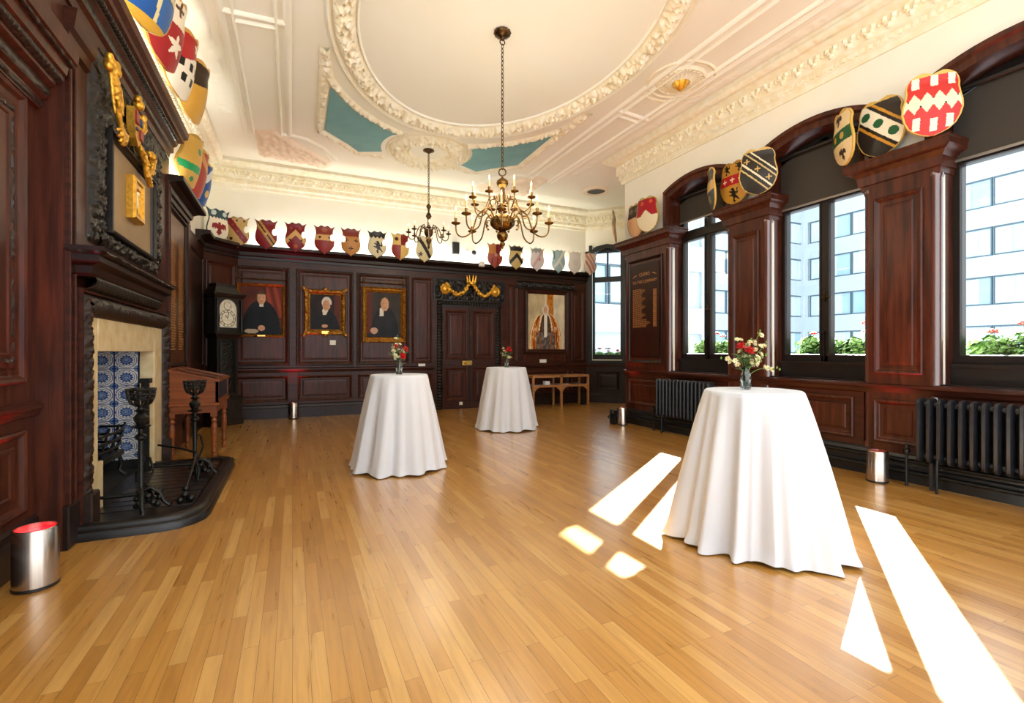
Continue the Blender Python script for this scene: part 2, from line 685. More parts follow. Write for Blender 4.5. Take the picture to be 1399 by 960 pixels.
# small rosette with gilt pendant, and the vent over the bay, its shaded hole a flat black disc
m = M()
RC = (4.86, 4.98)
m.lathe([(.3, -.0), (.28, -.035), (.2, -.03), (.13, -.06), (.1, -.02)], 96, (RC[0], RC[1], ZC), cap=False, lobes=24, la=.07)
carvepath(m, circ(RC, .31, 0, 2 * PI, 40)[:-1], .06, .04, closed=True, kind='plain')
carvepath(m, circ(RC, .44, 0, 2 * PI, 40)[:-1], .05, .025, closed=True, kind='plain')
carvepath(m, [(4.63, 5.5), (4.63, 5.4)] + circ(RC, .55, PI * .6, PI * .1, 8), .04, .02, kind='plain')
ros = m.build('rosette', PLAST, ceiling, smooth=.9)
m = M().lathe([(.1, 0), (.115, -.02), (.1, -.05), (.06, -.09), (.015, -.13), (0, -.135)], 24, (RC[0], RC[1], ZC - .02), lobes=10, la=.08)
m.build('gilt_pendant', GOLD, ros, smooth=.8)
m = M().lathe([(.3, 0), (.3, -.03), (.22, -.035), (.2, 0)], 32, (6.42, 9.24, ZC), cap=False)
vr = m.build('vent_ring', PLASTP, ceiling, smooth=.8)
m = M().lathe([(.205, -.012), (.0, -.012)], 32, (6.42, 9.24, ZC), cap=False)
m.build('vent_dark_disc', BLKP, vr)

# ceiling cornice, walls above the panelling
CP = [(0, 4.6), (.03, 4.6), (.035, 4.66), (.06, 4.68), (.06, 4.75), (.1, 4.78), (.1, 4.95), (.13, 4.97), (.2, 5.0), (.27, 5.05), (.3, 5.1)]


def cornice_detail(m, path, side):
    for (ax, ay), (bx, by) in zip(path, path[1:]):
        a, b = V((ax, ay, 0)), V((bx, by, 0))
        t = (b - a).normalized()
        nrm = V((-t.y, t.x, 0)) * side
        L = (b - a).length
        F = Fr(a, t, nrm)
        k = int(L / .07)
        for i in range(k):
            s = .07 * (i + .5)
            m.fbox(F, s - .018, s + .018, 4.688, 4.74, .05, .085)
        k = int(L / .2)
        for i in range(k):
            s = .2 * (i + .5)
            for da, db, r in ((0, -.045, .03), (-.045, .03, .034), (.045, .03, .034), (-.03, -.01, .022), (.03, -.01, .022), (.1, 0, .016)):
                m.ball(F.P(s + da, 4.865 + db, .11), r * 1.2, 6, 0, (1, 1, 1))
        # soft scrolled cove above
        m2 = carve(m, F.P(.15, 4.99, .2), t, nrm * .8 + V((0, 0, .45)), V((0, 0, -1)) + nrm * .3, L - .3, .11, .03, .022, 'leaf', .06)


LP = [(XL, -1.2), (XL, YB), (7.2, YB), (8.1, 9.95)]
m = M().sweep(LP, CP, side=-1)
c1 = struct(m.build('trim_1', PLAST, smooth=.5), 'cream plaster cornice along the left and back walls', 'cornice')
m = M()
cornice_detail(m, LP, -1)
m.build('cornice_ornament', PLAST, c1, smooth=.9)
RP = [(XR, -1.2), (XR, 7.5), (6.4, 7.5)]
m = M().sweep(RP, CP, side=1)
c2 = struct(m.build('trim_2', PLAST, smooth=.5), 'cream plaster cornice above the row of windows', 'cornice')
m = M()
cornice_detail(m, RP, 1)
m.build('cornice_ornament', PLAST, c2, smooth=.9)

m = M().box((XL - .15, -1.2, 3.25), (XL, YB + .15, ZC))
m.box((XL - .15, 4.22, 1.72), (XL, YB + .15, 3.25))
m.box((XL - .25, -1.2, 0), (XL - .15, 4.22, 3.25))
m.box((XL - .15, 4.22, 0), (XL, 4.8, 1.72))
m.box((XL - .15, 6.57, 0), (XL, YB + .15, 1.72))
wall_left = struct(m.build('wall_left', CREAM), 'cream wall above the fireplace panelling', 'wall')
m = M().box((XL, YB, 0), (7.25, YB + .15, ZC))
wall_back = struct(m.build('wall_back', CREAM), 'cream back wall above the dark panelling', 'wall')

# right wall: piers, lintels over segmental arches
WC = [5.66, 3.80, 1.93, .06]        # window centres
WH = .59
PIERS = [(6.25, 7.45), (4.39, 5.07), (2.52, 3.21), (.65, 1.34), (-1.2, -.53)]
SPR, CRN = 3.97, 4.1
XO = 6.3


def arch(c, hw, spr, crn, k=12):
    rise = crn - spr
    R = (hw * hw + rise * rise) / (2 * rise)
    th = math.asin(hw / R)
    return [(c + R * math.sin(t), crn - R + R * math.cos(t)) for t in [lerp(-th, th, i / k) for i in range(k + 1)]]


m = M()
for y0, y1 in PIERS:
    m.box((XR, y0, 3.2), (XO, y1, ZC))
    m.box((XR + .06, y0, 0), (XO, y1, 3.2))
for c in WC:
    a = arch(c, WH, SPR, CRN)
    m.poly(FR, [(-y, z) for y, z in a] + [(-(c + WH), ZC), (-(c - WH), ZC)], -XO, -XR)
    m.box((XR + .06, c - WH, 0), (XO, c + WH, 1.0))
wall_right = struct(m.build('wall_right', CREAM), 'cream wall above and between the arched windows', 'wall')

# the bay beyond the pier
m = M()
LW = .9 * math.sqrt(2)
for a0, a1, b0, b1 in ((-.02, .16, 0, ZC), (1.0, LW + .05, 0, ZC), (.16, 1.0, 0, 1.15), (.16, 1.0, 4.15, ZC)):
    m.fbox(FC, a0, a1, b0, b1, -.2, 0)
wall_bay = struct(m.build('wall_bay', CREAM), 'canted wall of the bay beyond the lettered pier', 'wall')
d = V((6.3 - 8.1, 7.5 - 9.95, 0))
FD = Fr((8.1, 9.95, 0), d, (d.y / d.length, -d.x / d.length, 0))
if FD.n.x > 0:
    FD.n = -FD.n
m = M().fbox(FD, 0, d.length, 0, ZC, -.15, 0)
struct(m.build('wall_bay_side', CREAM), 'side wall of the bay hidden by the pier', 'wall')

# ---------------------------------------------------------------- panelling
PM = [(0, 0), (0, .022), (.012, .03), (.03, .022), (.045, .004), (.062, -.004), (.085, -.004), (.1, .008), (.13, .012)]


def panel(parent, F, a0, a1, b0, b1, c, mats=None, prof=PM, name='panel'):
    m = M()
    m.rings(F, a0, a1, b0, b1, [(d_, c + h) for d_, h in prof])
    return m.build(name, mats or WOOD, parent)


WCP = [(0, 3.2), (.03, 3.2), (.035, 3.25), (.06, 3.27), (.07, 3.31), (.07, 3.33), (.13, 3.37), (.2, 3.385), (.22, 3.4), (.22, 3.45), (0, 3.45)]
RAIL = [(0, .93), (.02, .94), (.03, .97), (.045, .985), (.045, 1.01), (.02, 1.025), (0, 1.03)]
SKIRT = [(0, .0), (.035, 0), (.035, .2), (.022, .22), (.018, .26), (0, .28)]
# back wall
m = M().fbox(FB, -1.5, 7.25, 0, 3.3, 0, .04)
wp = struct(m.build('wall_panelling_back', WOODH), 'dark mahogany panelling of the back wall', 'wall panelling')
for a0, a1 in ((-1.02, -.08), (.1, 1.17), (1.3, 2.38), (2.47, 2.94)):
    panel(wp, FB, a0, a1, 1.1, 3.05, .04)
for a0, a1 in ((-1.02, -.08), (.1, 1.17), (1.3, 2.38), (2.47, 2.94), (4.84, 5.16)):
    panel(wp, FB, a0, a1, .34, .86, .04)
panel(wp, FB, 4.84, 5.14, 1.1, 3.05, .04)
panel(wp, FB, 6.72, 7.1, 1.12, 2.95, .04)
panel(wp, FB, 5.24, 6.62, .34, .86, .04)
panel(wp, FB, 6.72, 7.1, .34, .86, .04)
panel(wp, FB, 5.3, 6.55, 1.1, 1.3, .04, prof=[(0, 0), (.01, .02), (.03, .02), (.05, .005)])
# carved bead round the three portrait panels
for a0, a1 in ((-1.02, -.08), (.1, 1.17), (1.3, 2.38)):
    m = M()
    for P0, du, dv, L in ((FB.P(a0 - .03, 1.07, .06), (1, 0, 0), (0, 0, 1), a1 - a0 + .06), (FB.P(a0 - .03, 3.03, .06), (1, 0, 0), (0, 0, 1), a1 - a0 + .06),
                          (FB.P(a0 - .03, 1.07, .06), (0, 0, 1), (1, 0, 0), 2.0), (FB.P(a1 - .01, 1.07, .06), (0, 0, 1), (1, 0, 0), 2.0)):
        carve(m, P0, du, dv, (0, -1, 0), L, .04, .022, .016, 'bead', .05)
    m.build('carved_bead', EBROWN, wp, smooth=.9)
BP = [(-1.5, 9.6), (-1.5, 10.2), (-.98, YB - .04), (7.2, YB - .04), (8.12, 9.93)]
m = M().sweep(BP[:4], WCP, side=-1)
struct(m.build('trim_3', DARK), 'dark mahogany cornice shelf under the row of shields', 'cornice')
m = M().sweep([(-.98, YB - .04), (2.98, YB - .04)], RAIL, side=-1)
m.sweep([(4.78, YB - .04), (7.2, YB - .04), (8.12, 9.93)], RAIL, side=-1)
struct(m.build('trim_4', WOODH), 'dado rail round the back wall and bay', 'dado rail')
m = M().sweep([(-1.5, 8.4), (-1.5, 10.2), (-.98, YB - .04), (3.0, YB - .04)], SKIRT, side=-1)
m.sweep([(4.76, YB - .04), (7.2, YB - .04), (8.12, 9.93)], SKIRT, side=-1)
struct(m.build('baseboard_back', DARK), 'dark skirting board along the back wall', 'skirting board')
# canted left corner behind the clock
FK = Fr((-1.5, 10.2, 0), (.52, .61, 0), (.61, -.52, 0))
m = M().fbox(FK, 0, .8, 0, 3.3, -.3, 0)
k_ = struct(m.build('wall_panelling_corner', WOODH), 'canted panelled corner behind the tall clock', 'wall panelling')
panel(k_, FK, .08, .72, 1.1, 3.05, 0.)
m = M().box((XL - .02, 8.42, 0), (-1.47, 10.25, 3.3))
lp = struct(m.build('wall_panelling_recess', WOODH), 'dark panelling behind the clock on the left wall', 'wall panelling')
panel(lp, FL, 8.6, 10.1, 1.1, 3.05, -1.47, DARK)
panel(lp, FL, 8.6, 10.1, .34, .86, -1.47, DARK)
# bay panelling below and beside its window
m = M()
for a0, a1, b0, b1 in ((0, .18, 0, 4.05), (.98, LW, 0, 4.05), (.18, .98, 0, 1.12)):
    m.fbox(FC, a0, a1, b0, b1, 0, .04)
bp_ = struct(m.build('wall_panelling_bay', DARK), 'dark panelling round the bay window', 'wall panelling')
panel(bp_, FC, .3, .9, .34, .84, .04, DARK)
# right wall dado, rail, skirting
m = M()
for c in WC:
    m.fbox(FR, -(c + WH), -(c - WH), 0, 1.0, -XR - .08, -XR)
rd = struct(m.build('wall_panelling_right', WOODH), 'mahogany dado panelling under the windows', 'wall panelling')
for c in WC:
    panel(rd, FR, -(c + WH - .1), -(c - WH + .1), .38, .84, -XR)
RAILR = [(.0, .9), (.02, .92), (.035, .96), (.05, .975), (.05, 1.0), (0, 1.02)]
m = M().sweep([(XR, -1.2), (XR, 7.45)], RAILR, side=1)
m.sweep([(XR, 7.45), (6.3, 7.45)], RAILR, side=1)
struct(m.build('trim_5', WOODH), 'dado rail under the row of windows', 'dado rail')
SK2 = [(0, 0), (.05, 0), (.05, .16), (.035, .18), (.035, .25), (.02, .28), (0, .3)]
m = M().sweep([(XR, -1.2), (XR, 7.45), (6.4, 7.45)], SK2, side=1)
struct(m.build('baseboard_right', BLACK), 'black skirting board below the windows', 'skirting board')
m = M()
for z, dx in ((.12, .1), (.23, .09)):
    m.tube([(XR - dx, -1.2, z), (XR - dx, 7.3, z)], .019, 10)
tag(m.build('heating_pipe', BLKM, smooth=.8), 'black heating pipes running along the right hand skirting', 'pipe')
# pier casings
PCP = [(0, 3.14), (.015, 3.15), (.02, 3.2), (.04, 3.21), (.045, 3.26), (.05, 3.3), (.085, 3.345), (.125, 3.36), (.14, 3.375), (.14, 3.43), (.15, 3.44), (.15, 3.46), (0, 3.46)]
for k, (y0, y1) in enumerate(PIERS):
    m = M().box((XR - .02, y0 + .06, 0), (XR + .3, y1 - .06, 3.46))
    m.box((XR + .115, y0 - .006, 0), (XR + .3, y1 + .006, 3.46))
    pr = struct(m.build(f'wall_pier_{k + 1}', WOOD), ['broad mahogany pier with gilt lettering at the far end of the windows', 'mahogany pier between the far and middle windows',
                'mahogany pier between the middle and near windows', 'mahogany pier at the right edge', 'mahogany pier nearest the camera'][k], 'pier')
    m = M().sweep([(XR + .28, y1), (XR, y1), (XR, y0), (XR + .28, y0)], PCP, side=-1)
    m.build('pier_cornice', WOOD, pr)
    for y in (y0 + .055, y1 - .055):
        M().lathe([(.07, .3), (.07, .34), (.06, .36), (.06, 3.1), (.07, 3.12), (.07, 3.16)], 20, (XR + .05, y, 0)).build('column', WOODG, pr, smooth=.6)
    if k == 0:
        panel(pr, FR, -(y1 - .14), -(y0 + .14), 1.15, 3.06, -XR + .02, DARK)
        panel(pr, FR, -(y1 - .14), -(y0 + .14), .38, .84, -XR + .02)
    else:
        panel(pr, FR, -(y1 - .12), -(y0 + .12), 1.12, 3.03, -XR + .02)
        panel(pr, FR, -(y1 - .12), -(y0 + .12), .38, .84, -XR + .02)
# arch mouldings
m = M()
for c in WC:
    oc = [(c - WH - .09, 3.47)] + arch(c, WH + .09, 4.09, 4.24, 14) + [(c + WH + .09, 3.47)]
    ic = [(c - WH + .01, 3.47)] + arch(c, WH - .01, SPR - .01, CRN - .01, 14) + [(c + WH - .01, 3.47)]
    n = len(oc)
    for (d0, f0), (d1, f1) in (((.0, 0), (.07, 0)), ((.07, 0), (.085, .35)), ((.085, .35), (.05, .5)), ((.05, .5), (.05, 1)), ((.05, 1), (-.3, 1))):
        def fn(i, j, d0=d0, d1=d1, f0=f0, f1=f1):
            d_, f = ((d0, f0), (d1, f1))[j]
            y, z = lerp(oc[i][0], ic[i][0], f), lerp(oc[i][1], ic[i][1], f)
            return (XR - d_, y, z)
        m.grid(fn, n, 2)
am = struct(m.build('trim_6', WOOD), 'arched mahogany mouldings over the windows', 'window moulding')
# ---------------------------------------------------------------- windows, blinds, outside
XG = 6.15


def window(k, c, label):
    m = M()
    x0, x1 = XG - .05, XG + .05
    w = WH - .0
    def bar(y0, y1, z0, z1, t=0.):
        m.box((x0 - t, y0, z0), (x1, y1, z1))
    bar(c - w, c - w + .045, 1.0, SPR - .0)
    bar(c + w - .045, c + w, 1.0, SPR - .0)
    bar(c - .04, c + .04, 1.2, 4.06, .0)
    bar(c - w + .045, c + w - .045, 1.2, 1.3)
    bar(c - w + .045, c + w - .045, 3.26, 3.38, .03)
    # low inner sill with a moulded front
    m.box((XR + .02, c - w, 1.0), (x1, c + w, 1.03))
    m.box((XG - .1, c - w, 1.03), (x1, c + w, 1.2))
    m.box((XG - .13, c - w, 1.2), (x1, c + w, 1.235))
    for y0, y1 in ((c - w + .045, c - .04), (c + .04, c + w - .045)):
        for z0, z1 in ((1.3, 3.26), (3.38, 4.02)):
            F = FR
            m.rings(F, -y1, -y0, z0, z1, [(0, -x1), (0, -x0 + .012), (.02, -x0 + .012), (.026, -x0 - .02), (.026, -x1)], fill=False)
    hd = [(c - w, SPR)] + arch(c, w, SPR, CRN)[1:-1] + [(c + w, SPR)]
    lo = [(y, z - .08) for y, z in hd]
    m.poly(FR, [(-y, z) for y, z in hd] + [(-y, z) for y, z in lo[::-1]], -x1, -x0)
    wn = struct(m.build(f'window_{k}', WFRAME), label, 'window')
    for y0, y1 in ((c - w + .06, c - .055), (c + .055, c + w - .06)):
        for z0, z1 in ((1.315, 3.245), (3.395, 4.0)):
            M().box((XG - .003, y0, z0), (XG + .003, y1, z1)).build('pane', GLASS, wn)
    m = M().fbox(FR, -c - .012, -c + .012, 1.98, 2.12, -x0, -x0 + .012)
    m.tube([(x0 - .012, c, 2.04), (x0 - .05, c, 2.04), (x0 - .06, c - .03, 2.04), (x0 - .055, c - .11, 2.035)], .009, 8)
    m.ball((x0 - .03, c, 2.04), .02, 8)
    tag(m.build('handle', BRASSD, wn, smooth=.8), 'dark bronze casement handle')
    m = M().box((x0 - .02, c - .01, 1.24), (x0, c + .01, 1.62))
    m.ball((x0 - .03, c, 1.6), .016, 8)
    m.build('bolt', BLKM, wn)
    return wn


window(1, WC[0], 'casement window with partly raised blind beside the lettered pier')
window(2, WC[1], 'middle casement window behind the nearest white table')
window(3, WC[2], 'casement window at the right edge above the near radiator')
window(4, WC[3], 'casement window beyond the right edge')


def blind(c, zb, label):
    e = empty('roller_blind', (XG - .09, c, zb), label, 'blind', 'black roller blinds in the window arches')
    w = WH - .025
    top = [(c - w, SPR - .1)] + arch(c, w, SPR - .1, CRN - .1)[1:-1] + [(c + w, SPR - .1)]
    M().poly(FR, [(-(c + w), zb), (-(c - w), zb)] + [(-y, z) for y, z in top], -(XG - .085), -(XG - .09)).build('blind_cloth', BLIND, e)
    M().box((XG - .1, c - w, zb - .012), (XG - .082, c + w, zb + .012)).build('hem_bar', BLINDS, e)
    m = M().tube([(XG - .13, c - w, 3.96), (XG - .13, c + w, 3.96)], .03, 12)
    m.build('roller', BLKP, e, smooth=.8)
    m = M().tube([(XG - .11, c - w + .03, 3.9), (XG - .11, c - w + .03, 1.5)], .0035, 6)
    m.build('pull_cord', WHITEP, e)


blind(WC[0], 3.55, 'black roller blind drawn shortest, in the arch beside the lettered pier')
blind(WC[1], 3.27, 'black roller blind in the arch of the middle window')
blind(WC[2], 3.27, 'black roller blind in the arch at the right edge')

# bay window in the canted wall
m = M()
a0, a1 = .18, .98
for A, B, z0, z1 in ((a0, a0 + .06, 1.1, 4.1), (a1 - .06, a1, 1.1, 4.1), (a0, a1, 1.1, 1.27), (a0, a1, 4.0, 4.12), (a0, a1, 3.22, 3.36), (.56, .6, 3.36, 4.0)):
    m.fbox(FC, A, B, z0, z1, -.14, -.05)
m.fbox(FC, a0 - .1, a1 + .1, 1.05, 1.1, -.14, .06)
m.fbox(FC, a0 - .08, a0, 1.1, 4.2, -.0, .06)
m.fbox(FC, a1, a1 + .08, 1.1, 4.2, -.0, .06)
oc = [(a0 - .08, 4.02), (.3, 4.16), (.58, 4.21), (.86, 4.16), (a1 + .08, 4.02)]
m.poly(FC, oc + [(a1 + .08, 3.98), (a1, 3.98), (.58, 4.1), (a0, 3.98), (a0 - .08, 3.98)], -.14, .08)
wn = struct(m.build('window_5', BLACK), 'tall sash window in the bay at the far right corner', 'window')
for A, B, z0, z1 in ((a0 + .06, a1 - .06, 1.27, 3.22), (a0 + .06, .56, 3.36, 4.0), (.6, a1 - .06, 3.36, 4.0)):
    M().fbox(FC, A, B, z0, z1, -.1, -.095).build('pane', GLASS, wn)

# flower boxes with geraniums on the outer sills
rg = random.Random(5)


def geranium(loc, label, group, cols, seed, n=230, spread=.165, heads=2, ht=.3):
    r = random.Random(seed)
    e = empty('geranium', loc, label, 'flower', group)
    m = M()
    for _ in range(n):
        a = r.random() * 2 * PI
        d = spread * math.sqrt(r.random())
        h = ht * (.25 + .75 * r.random()) * (1 - .3 * d / spread)
        c = V((loc[0] + .6 * d * math.cos(a), loc[1] + 1.25 * d * math.sin(a), loc[2] + h))
        nrm = V((math.cos(a) * .8 + r.uniform(-.4, .4), math.sin(a) * .8 + r.uniform(-.4, .4), .9)).normalized()
        x = nrm.orthogonal().normalized()
        y = nrm.cross(x)
        R = r.uniform(.022, .042)
        vs = [c + nrm * .008]
        k = 9
        for i in range(k):
            t = 2 * PI * i / k
            rr = R * (1 if i % 2 else .86) * (1 if i else .35)
            vs.append(c + x * rr * math.cos(t) + y * rr * math.sin(t) - nrm * .006)
        m.add(vs, [(0, 1 + i, 1 + (i + 1) % k) for i in range(k)])
    m.build('foliage', LEAFO, e)
    for q in range(heads):
        a = r.random() * 2 * PI
        dx, dy = r.uniform(-.04, .05), r.uniform(-.16, .16)
        top = V((loc[0] + dx, loc[1] + dy, loc[2] + ht * r.uniform(.95, 1.45)))
        M().tube([(loc[0] + dx * .3, loc[1] + dy * .5, loc[2] + .02), top - V((0, 0, .01))], .003, 5).build('stalk', STEM, e)
        b = M()
        for i in range(16):
            f, t = math.acos(r.uniform(-.4, 1)), r.random() * 2 * PI
            b.ball(top + V((math.sin(f) * math.cos(t) * .036, math.sin(f) * math.sin(t) * .036, math.cos(f) * .022)), .016, 6, 0, (1, 1, .6))
        b.build('blossom', cols, e)


def flower_box(y, label, cols, seed, grp, n):
    m = M()
    m.rings(Fr((6.47, y, 1.12), (0, 1, 0), (0, 0, 1), (1, 0, 0)), -.54, .54, -.1, .1, [(.02, 0), (0, .2), (.015, .2), (.02, .16)], True, 0, True)
    tag(m.build('flower_box', PLANT), label, 'flower box', 'flower boxes outside the windows')
    for i in range(n):
        yy = y + lerp(-.42, .42, i / (n - 1))
        geranium((6.47, yy, 1.28), grp, grp, cols, seed * 10 + i, heads=[2, 1, 2, 1][i % 4], ht=.27 + .05 * ((i * 7 + seed) % 3) / 2)


flower_box(WC[0], 'planter of red geraniums outside the window beside the lettered pier', PETR, 1, 'red geranium in the planter outside the window beside the lettered pier', 4)
flower_box(WC[1], 'planter of coral geraniums outside the middle window', PETO, 2, 'coral geranium in the planter outside the middle window', 4)
flower_box(WC[2], 'planter of coral geraniums outside the window at the right edge', PETO, 3, 'coral geranium in the planter outside the window at the right edge', 4)
m = M()
m.rings(Fr(FC.P(.58, 1.08, -.36), FC.u, (0, 0, 1), FC.n), -.42, .42, -.09, .09, [(.02, 0), (0, .16), (.015, .16), (.02, .12)], True, 0, True)
tag(m.build('flower_box', PLANT), 'planter of red geraniums outside the bay window', 'flower box', 'flower boxes outside the windows')
for i in range(3):
    p = FC.P(lerp(.3, .86, i / 2), 1.2, -.36)
    geranium(tuple(p), 'red geranium in the planter outside the bay window', 'red geranium in the planter outside the bay window', PETR, 70 + i, n=150, heads=3, ht=.17)


# offices across the street
def offices(name, F, a0, a1, zr, wins, label, pier=.0, story=2.8, z0=-2.9, zt=14.2, first=1.2):
    """banded facade: F frame, windows (a0, a1) repeated every floor; zr = number of floors"""
    e = empty(name, F.P((a0 + a1) / 2, z0, 0), label, 'building', 'office blocks outside')
    m = M().fbox(F, a0, a1, z0, zt, -6, -.14)
    for k in range(-1, zr + 1):
        zb = first + k * story - 1.15
        m.fbox(F, a0, a1, zb, min(zt, zb + 1.15), -.2, 0)
    for x in (a0, a1 - .3):
        m.fbox(F, x, x + .3, z0, zt, -.2, -.004)
    m.build('wall', FACADE, e)
    for k in range(zr):
        zb = first + k * story
        for w0, w1 in wins:
            q = M()
            q.rings(F, w0, w1, zb + .02, zb + 1.63, [(0, -.15), (0, -.02), (.055, -.02), (.055, -.09)], False)
            o = q.build('window', FRAMEX, e)
            q = M().fbox(F, w0 + .06, w1 - .06, zb + .08, zb + 1.57, -.13, -.1)
            q.build('pane', BGLASS if rg.random() < .35 else CURT, o)
            f = rg.random()
            if f > .3:
                q = M()
                wa, wb = w0 + .09, lerp(w0 + .3, w1 - .1, f * .6)
                q.grid(lambda i, j: F.P(lerp(wa, wb, i / 24), zb + (.1 if j == 0 else 1.55), -.08 + .012 * math.sin(i * 1.7)), 25, 2)
                q.build('curtain', CURT, o, smooth=.8)
    return e


FX = Fr((36, 0, 0), (0, -1, 0), (-1, 0, 0))
wl = [(-23.6 + .04 + 1.5 * i, -23.6 + 1.5 * (i + 1)) for i in range(12)]
offices('office_building', FX, -24, -5, 4, wl, 'pale office wing facing the windows, with rows of wide panes')
FY = Fr((0, 24, 0), (1, 0, 0), (0, -1, 0))
offices('office_building', FY, 24.6, 36, 4, [(25 + 1.35 * i, 25 + 1.35 * (i + 1) - .04) for i in range(8)], 'pale office wing set at right angles, seen through the middle window')
FZ = Fr((0, 16, 0), (1, 0, 0), (0, -1, 0))
offices('office_building', FZ, 4, 17.2, 4, [(8.6 + 1.6 * i, 8.6 + 1.6 * (i + 1) - .1) for i in range(3)], 'pale rendered block outside the bay window', first=3.3, zt=15, z0=-2.5)
# ---------------------------------------------------------------- left wall: door bay, chimney breast, recess
XN = -1.56
m = M().box((XN - .05, -1.2, 0), (XN, 4.22, 3.3))
nl = struct(m.build('wall_panelling_near', WOOD), 'mahogany panelling at the left edge beside the steel uplighter', 'wall panelling')
for a1 in (4.05, 2.45):
    a0 = a1 - 1.4
    panel(nl, FL, a0, a1, 1.16, 2.98, XN)
    panel(nl, FL, a0, a1, .34, .86, XN)
    panel(nl, FL, a0 + .19, a1 - .19, 1.33, 2.8, XN, prof=[(0, 0), (.012, .02), (.03, .006)])
    panel(nl, FL, a0 + .17, a1 - .17, .46, .76, XN, prof=[(0, 0), (.012, .02), (.03, .006)])
    m = M()
    for y in (a0 + .13, a1 - .17):
        carve(m, (XN, y, 1.28), (0, 0, 1), (0, 1, 0), (1, 0, 0), 1.57, .045, .028, .014, 'leaf', .04)
    for z in (1.28, 2.81):
        carve(m, (XN, a0 + .13, z), (0, 1, 0), (0, 0, 1), (1, 0, 0), 1.14, .045, .028, .014, 'leaf', .04)
    m.build('carved_bead', EBROWN, nl, smooth=.9)
m = M().sweep([(XN, -1.2), (XN, 4.22)], RAIL, side=-1)
struct(m.build('trim_7', WOODH), 'dado rail on the left hand panelling', 'dado rail')
m = M().sweep([(XN, -1.2), (XN, 4.22)], SKIRT, side=-1)
struct(m.build('baseboard_left', DARK), 'dark skirting below the left hand panelling', 'skirting board')
NCP = [(0, 2.98), (.03, 2.98), (.04, 3.04), (.07, 3.06), (.07, 3.13), (.11, 3.15), (.12, 3.2), (.17, 3.23), (.18, 3.28), (.23, 3.31), (.24, 3.42), (0, 3.42)]
m = M().sweep([(XN, -1.2), (XN, 4.2)], NCP, side=-1)
t8 = struct(m.build('trim_8', WOOD), 'heavy mahogany cornice over the left hand panelling', 'cornice')
m = M()
carve(m, (XN + .07, -.5, 3.065), (0, 1, 0), (0, 0, 1), (1, 0, 0), 4.7, .06, .022, .018, 'leaf', .05)
carve(m, (XN + .12, -.5, 3.17), (0, 1, 0), (.5, 0, .8), (.8, 0, -.5), 4.7, .06, .022, .016, 'gad', .05)
carve(m, (XN + .185, -.5, 3.285), (0, 1, 0), (.7, 0, .5), (.5, 0, -.7), 4.7, .04, .018, .016, 'leaf', .035)
carve(m, (XN + .035, -.5, 2.99), (0, 1, 0), (0, 0, 1), (1, 0, 0), 4.7, .04, .018, .016, 'leaf', .035)
m.build('carved_band', EBROWN, t8, smooth=.9)

# chimney breast
XBR = -1.42
Y0, Y1 = 4.22, 7.3
m = M().box((XL, Y0, 0), (XBR, 4.8, 3.9))
m.box((-1.65, Y0 - .004, 0), (XL + .01, Y0 + .03, 3.4))
m.box((XL, 2.4, 3.3), (XBR + .004, Y0 + .01, 3.9))
m.box((XL, 6.57, 0), (XBR, Y1, 3.9))
m.box((XL, 4.8, 1.4), (XBR, 6.57, 3.9))
cb = struct(m.build('wall_chimney_breast', WOOD), 'mahogany clad chimney breast', 'chimney breast')
m = M()
for y0 in (4.26, 7.14):
    for i, (w, h) in enumerate(((.03, .03), (.05, .012), (.03, .03), (.02, .01))):
        ya = y0 + [0, .035, .09, .125][i]
        m.fbox(FL, ya, ya + w, .3, 3.5, XBR, XBR + h, ch=.006)
m.build('reeded_pilaster', WOODH, cb)
m = M().sweep([(XBR, Y0 - .0), (XBR, 4.62)], [(0, 3.46), (.03, 3.48), (.035, 3.55), (.06, 3.58), (.07, 3.64), (.08, 3.72), (0, 3.72)], side=-1)
m.build('pilaster_cap', WOODH, cb)
m = M().fbox(FL, Y0, 4.62, 0, .3, XBR, XBR + .035, ch=.01)
m.build('plinth_block', DARK, cb)
BCP = [(0, 3.78), (.02, 3.78), (.03, 3.84), (.06, 3.86), (.06, 3.93), (.09, 3.96), (.1, 4.0), (.15, 4.03), (.155, 4.07), (.19, 4.1), (.2, 4.17), (0, 4.17)]
m = M().sweep([(XL, 2.4), (XBR, 2.4), (XBR, Y1 - .12), (XL, Y1 - .12)], BCP, side=-1)
bc = struct(m.build('trim_9', WOOD), 'tall mahogany cornice crowning the chimney breast', 'cornice')
m = M()
carve(m, (XBR + .06, Y0, 3.865), (0, 1, 0), (0, 0, 1), (1, 0, 0), Y1 - Y0 - .2, .06, .02, .016, 'leaf', .05)
carve(m, (XBR + .1, Y0, 3.965), (0, 1, 0), (.75, 0, .6), (.6, 0, -.75), Y1 - Y0 - .2, .045, .02, .014, 'dent', .05, swell=False)
carve(m, (XBR + .005, Y0 + .4, 3.68), (0, 1, 0), (0, 0, 1), (1, 0, 0), Y1 - Y0 - .6, .1, .03, .018, 'scroll', .1)
m.build('carved_band', EBON, bc, smooth=.9)

# fireplace
fp = empty('fireplace', (XBR, 5.78, 0), 'carved black oak fireplace with cream marble slips and blue and white tiles', 'fireplace')
OY0, OY1 = 4.83, 6.54
m = M()
bol = [(0., .02), (.03, .05), (.06, .085), (.1, .09), (.14, .06), (.17, .035), (.19, .03)]
fy0, fy1, fz0, fz1 = 4.42, 7.02, .32, 1.79
m.rings(FL, fy0 - .02, fy1 + .02, -1.0, fz1 + .03, [(0, XBR), (0, XBR + .05), (.025, XBR + .05), (.03, XBR)], False)
m.v = [V((p.x, p.y, max(p.z, .0))) for p in m.v]
m.build('outer_moulding', WOODH, fp)
m = M()


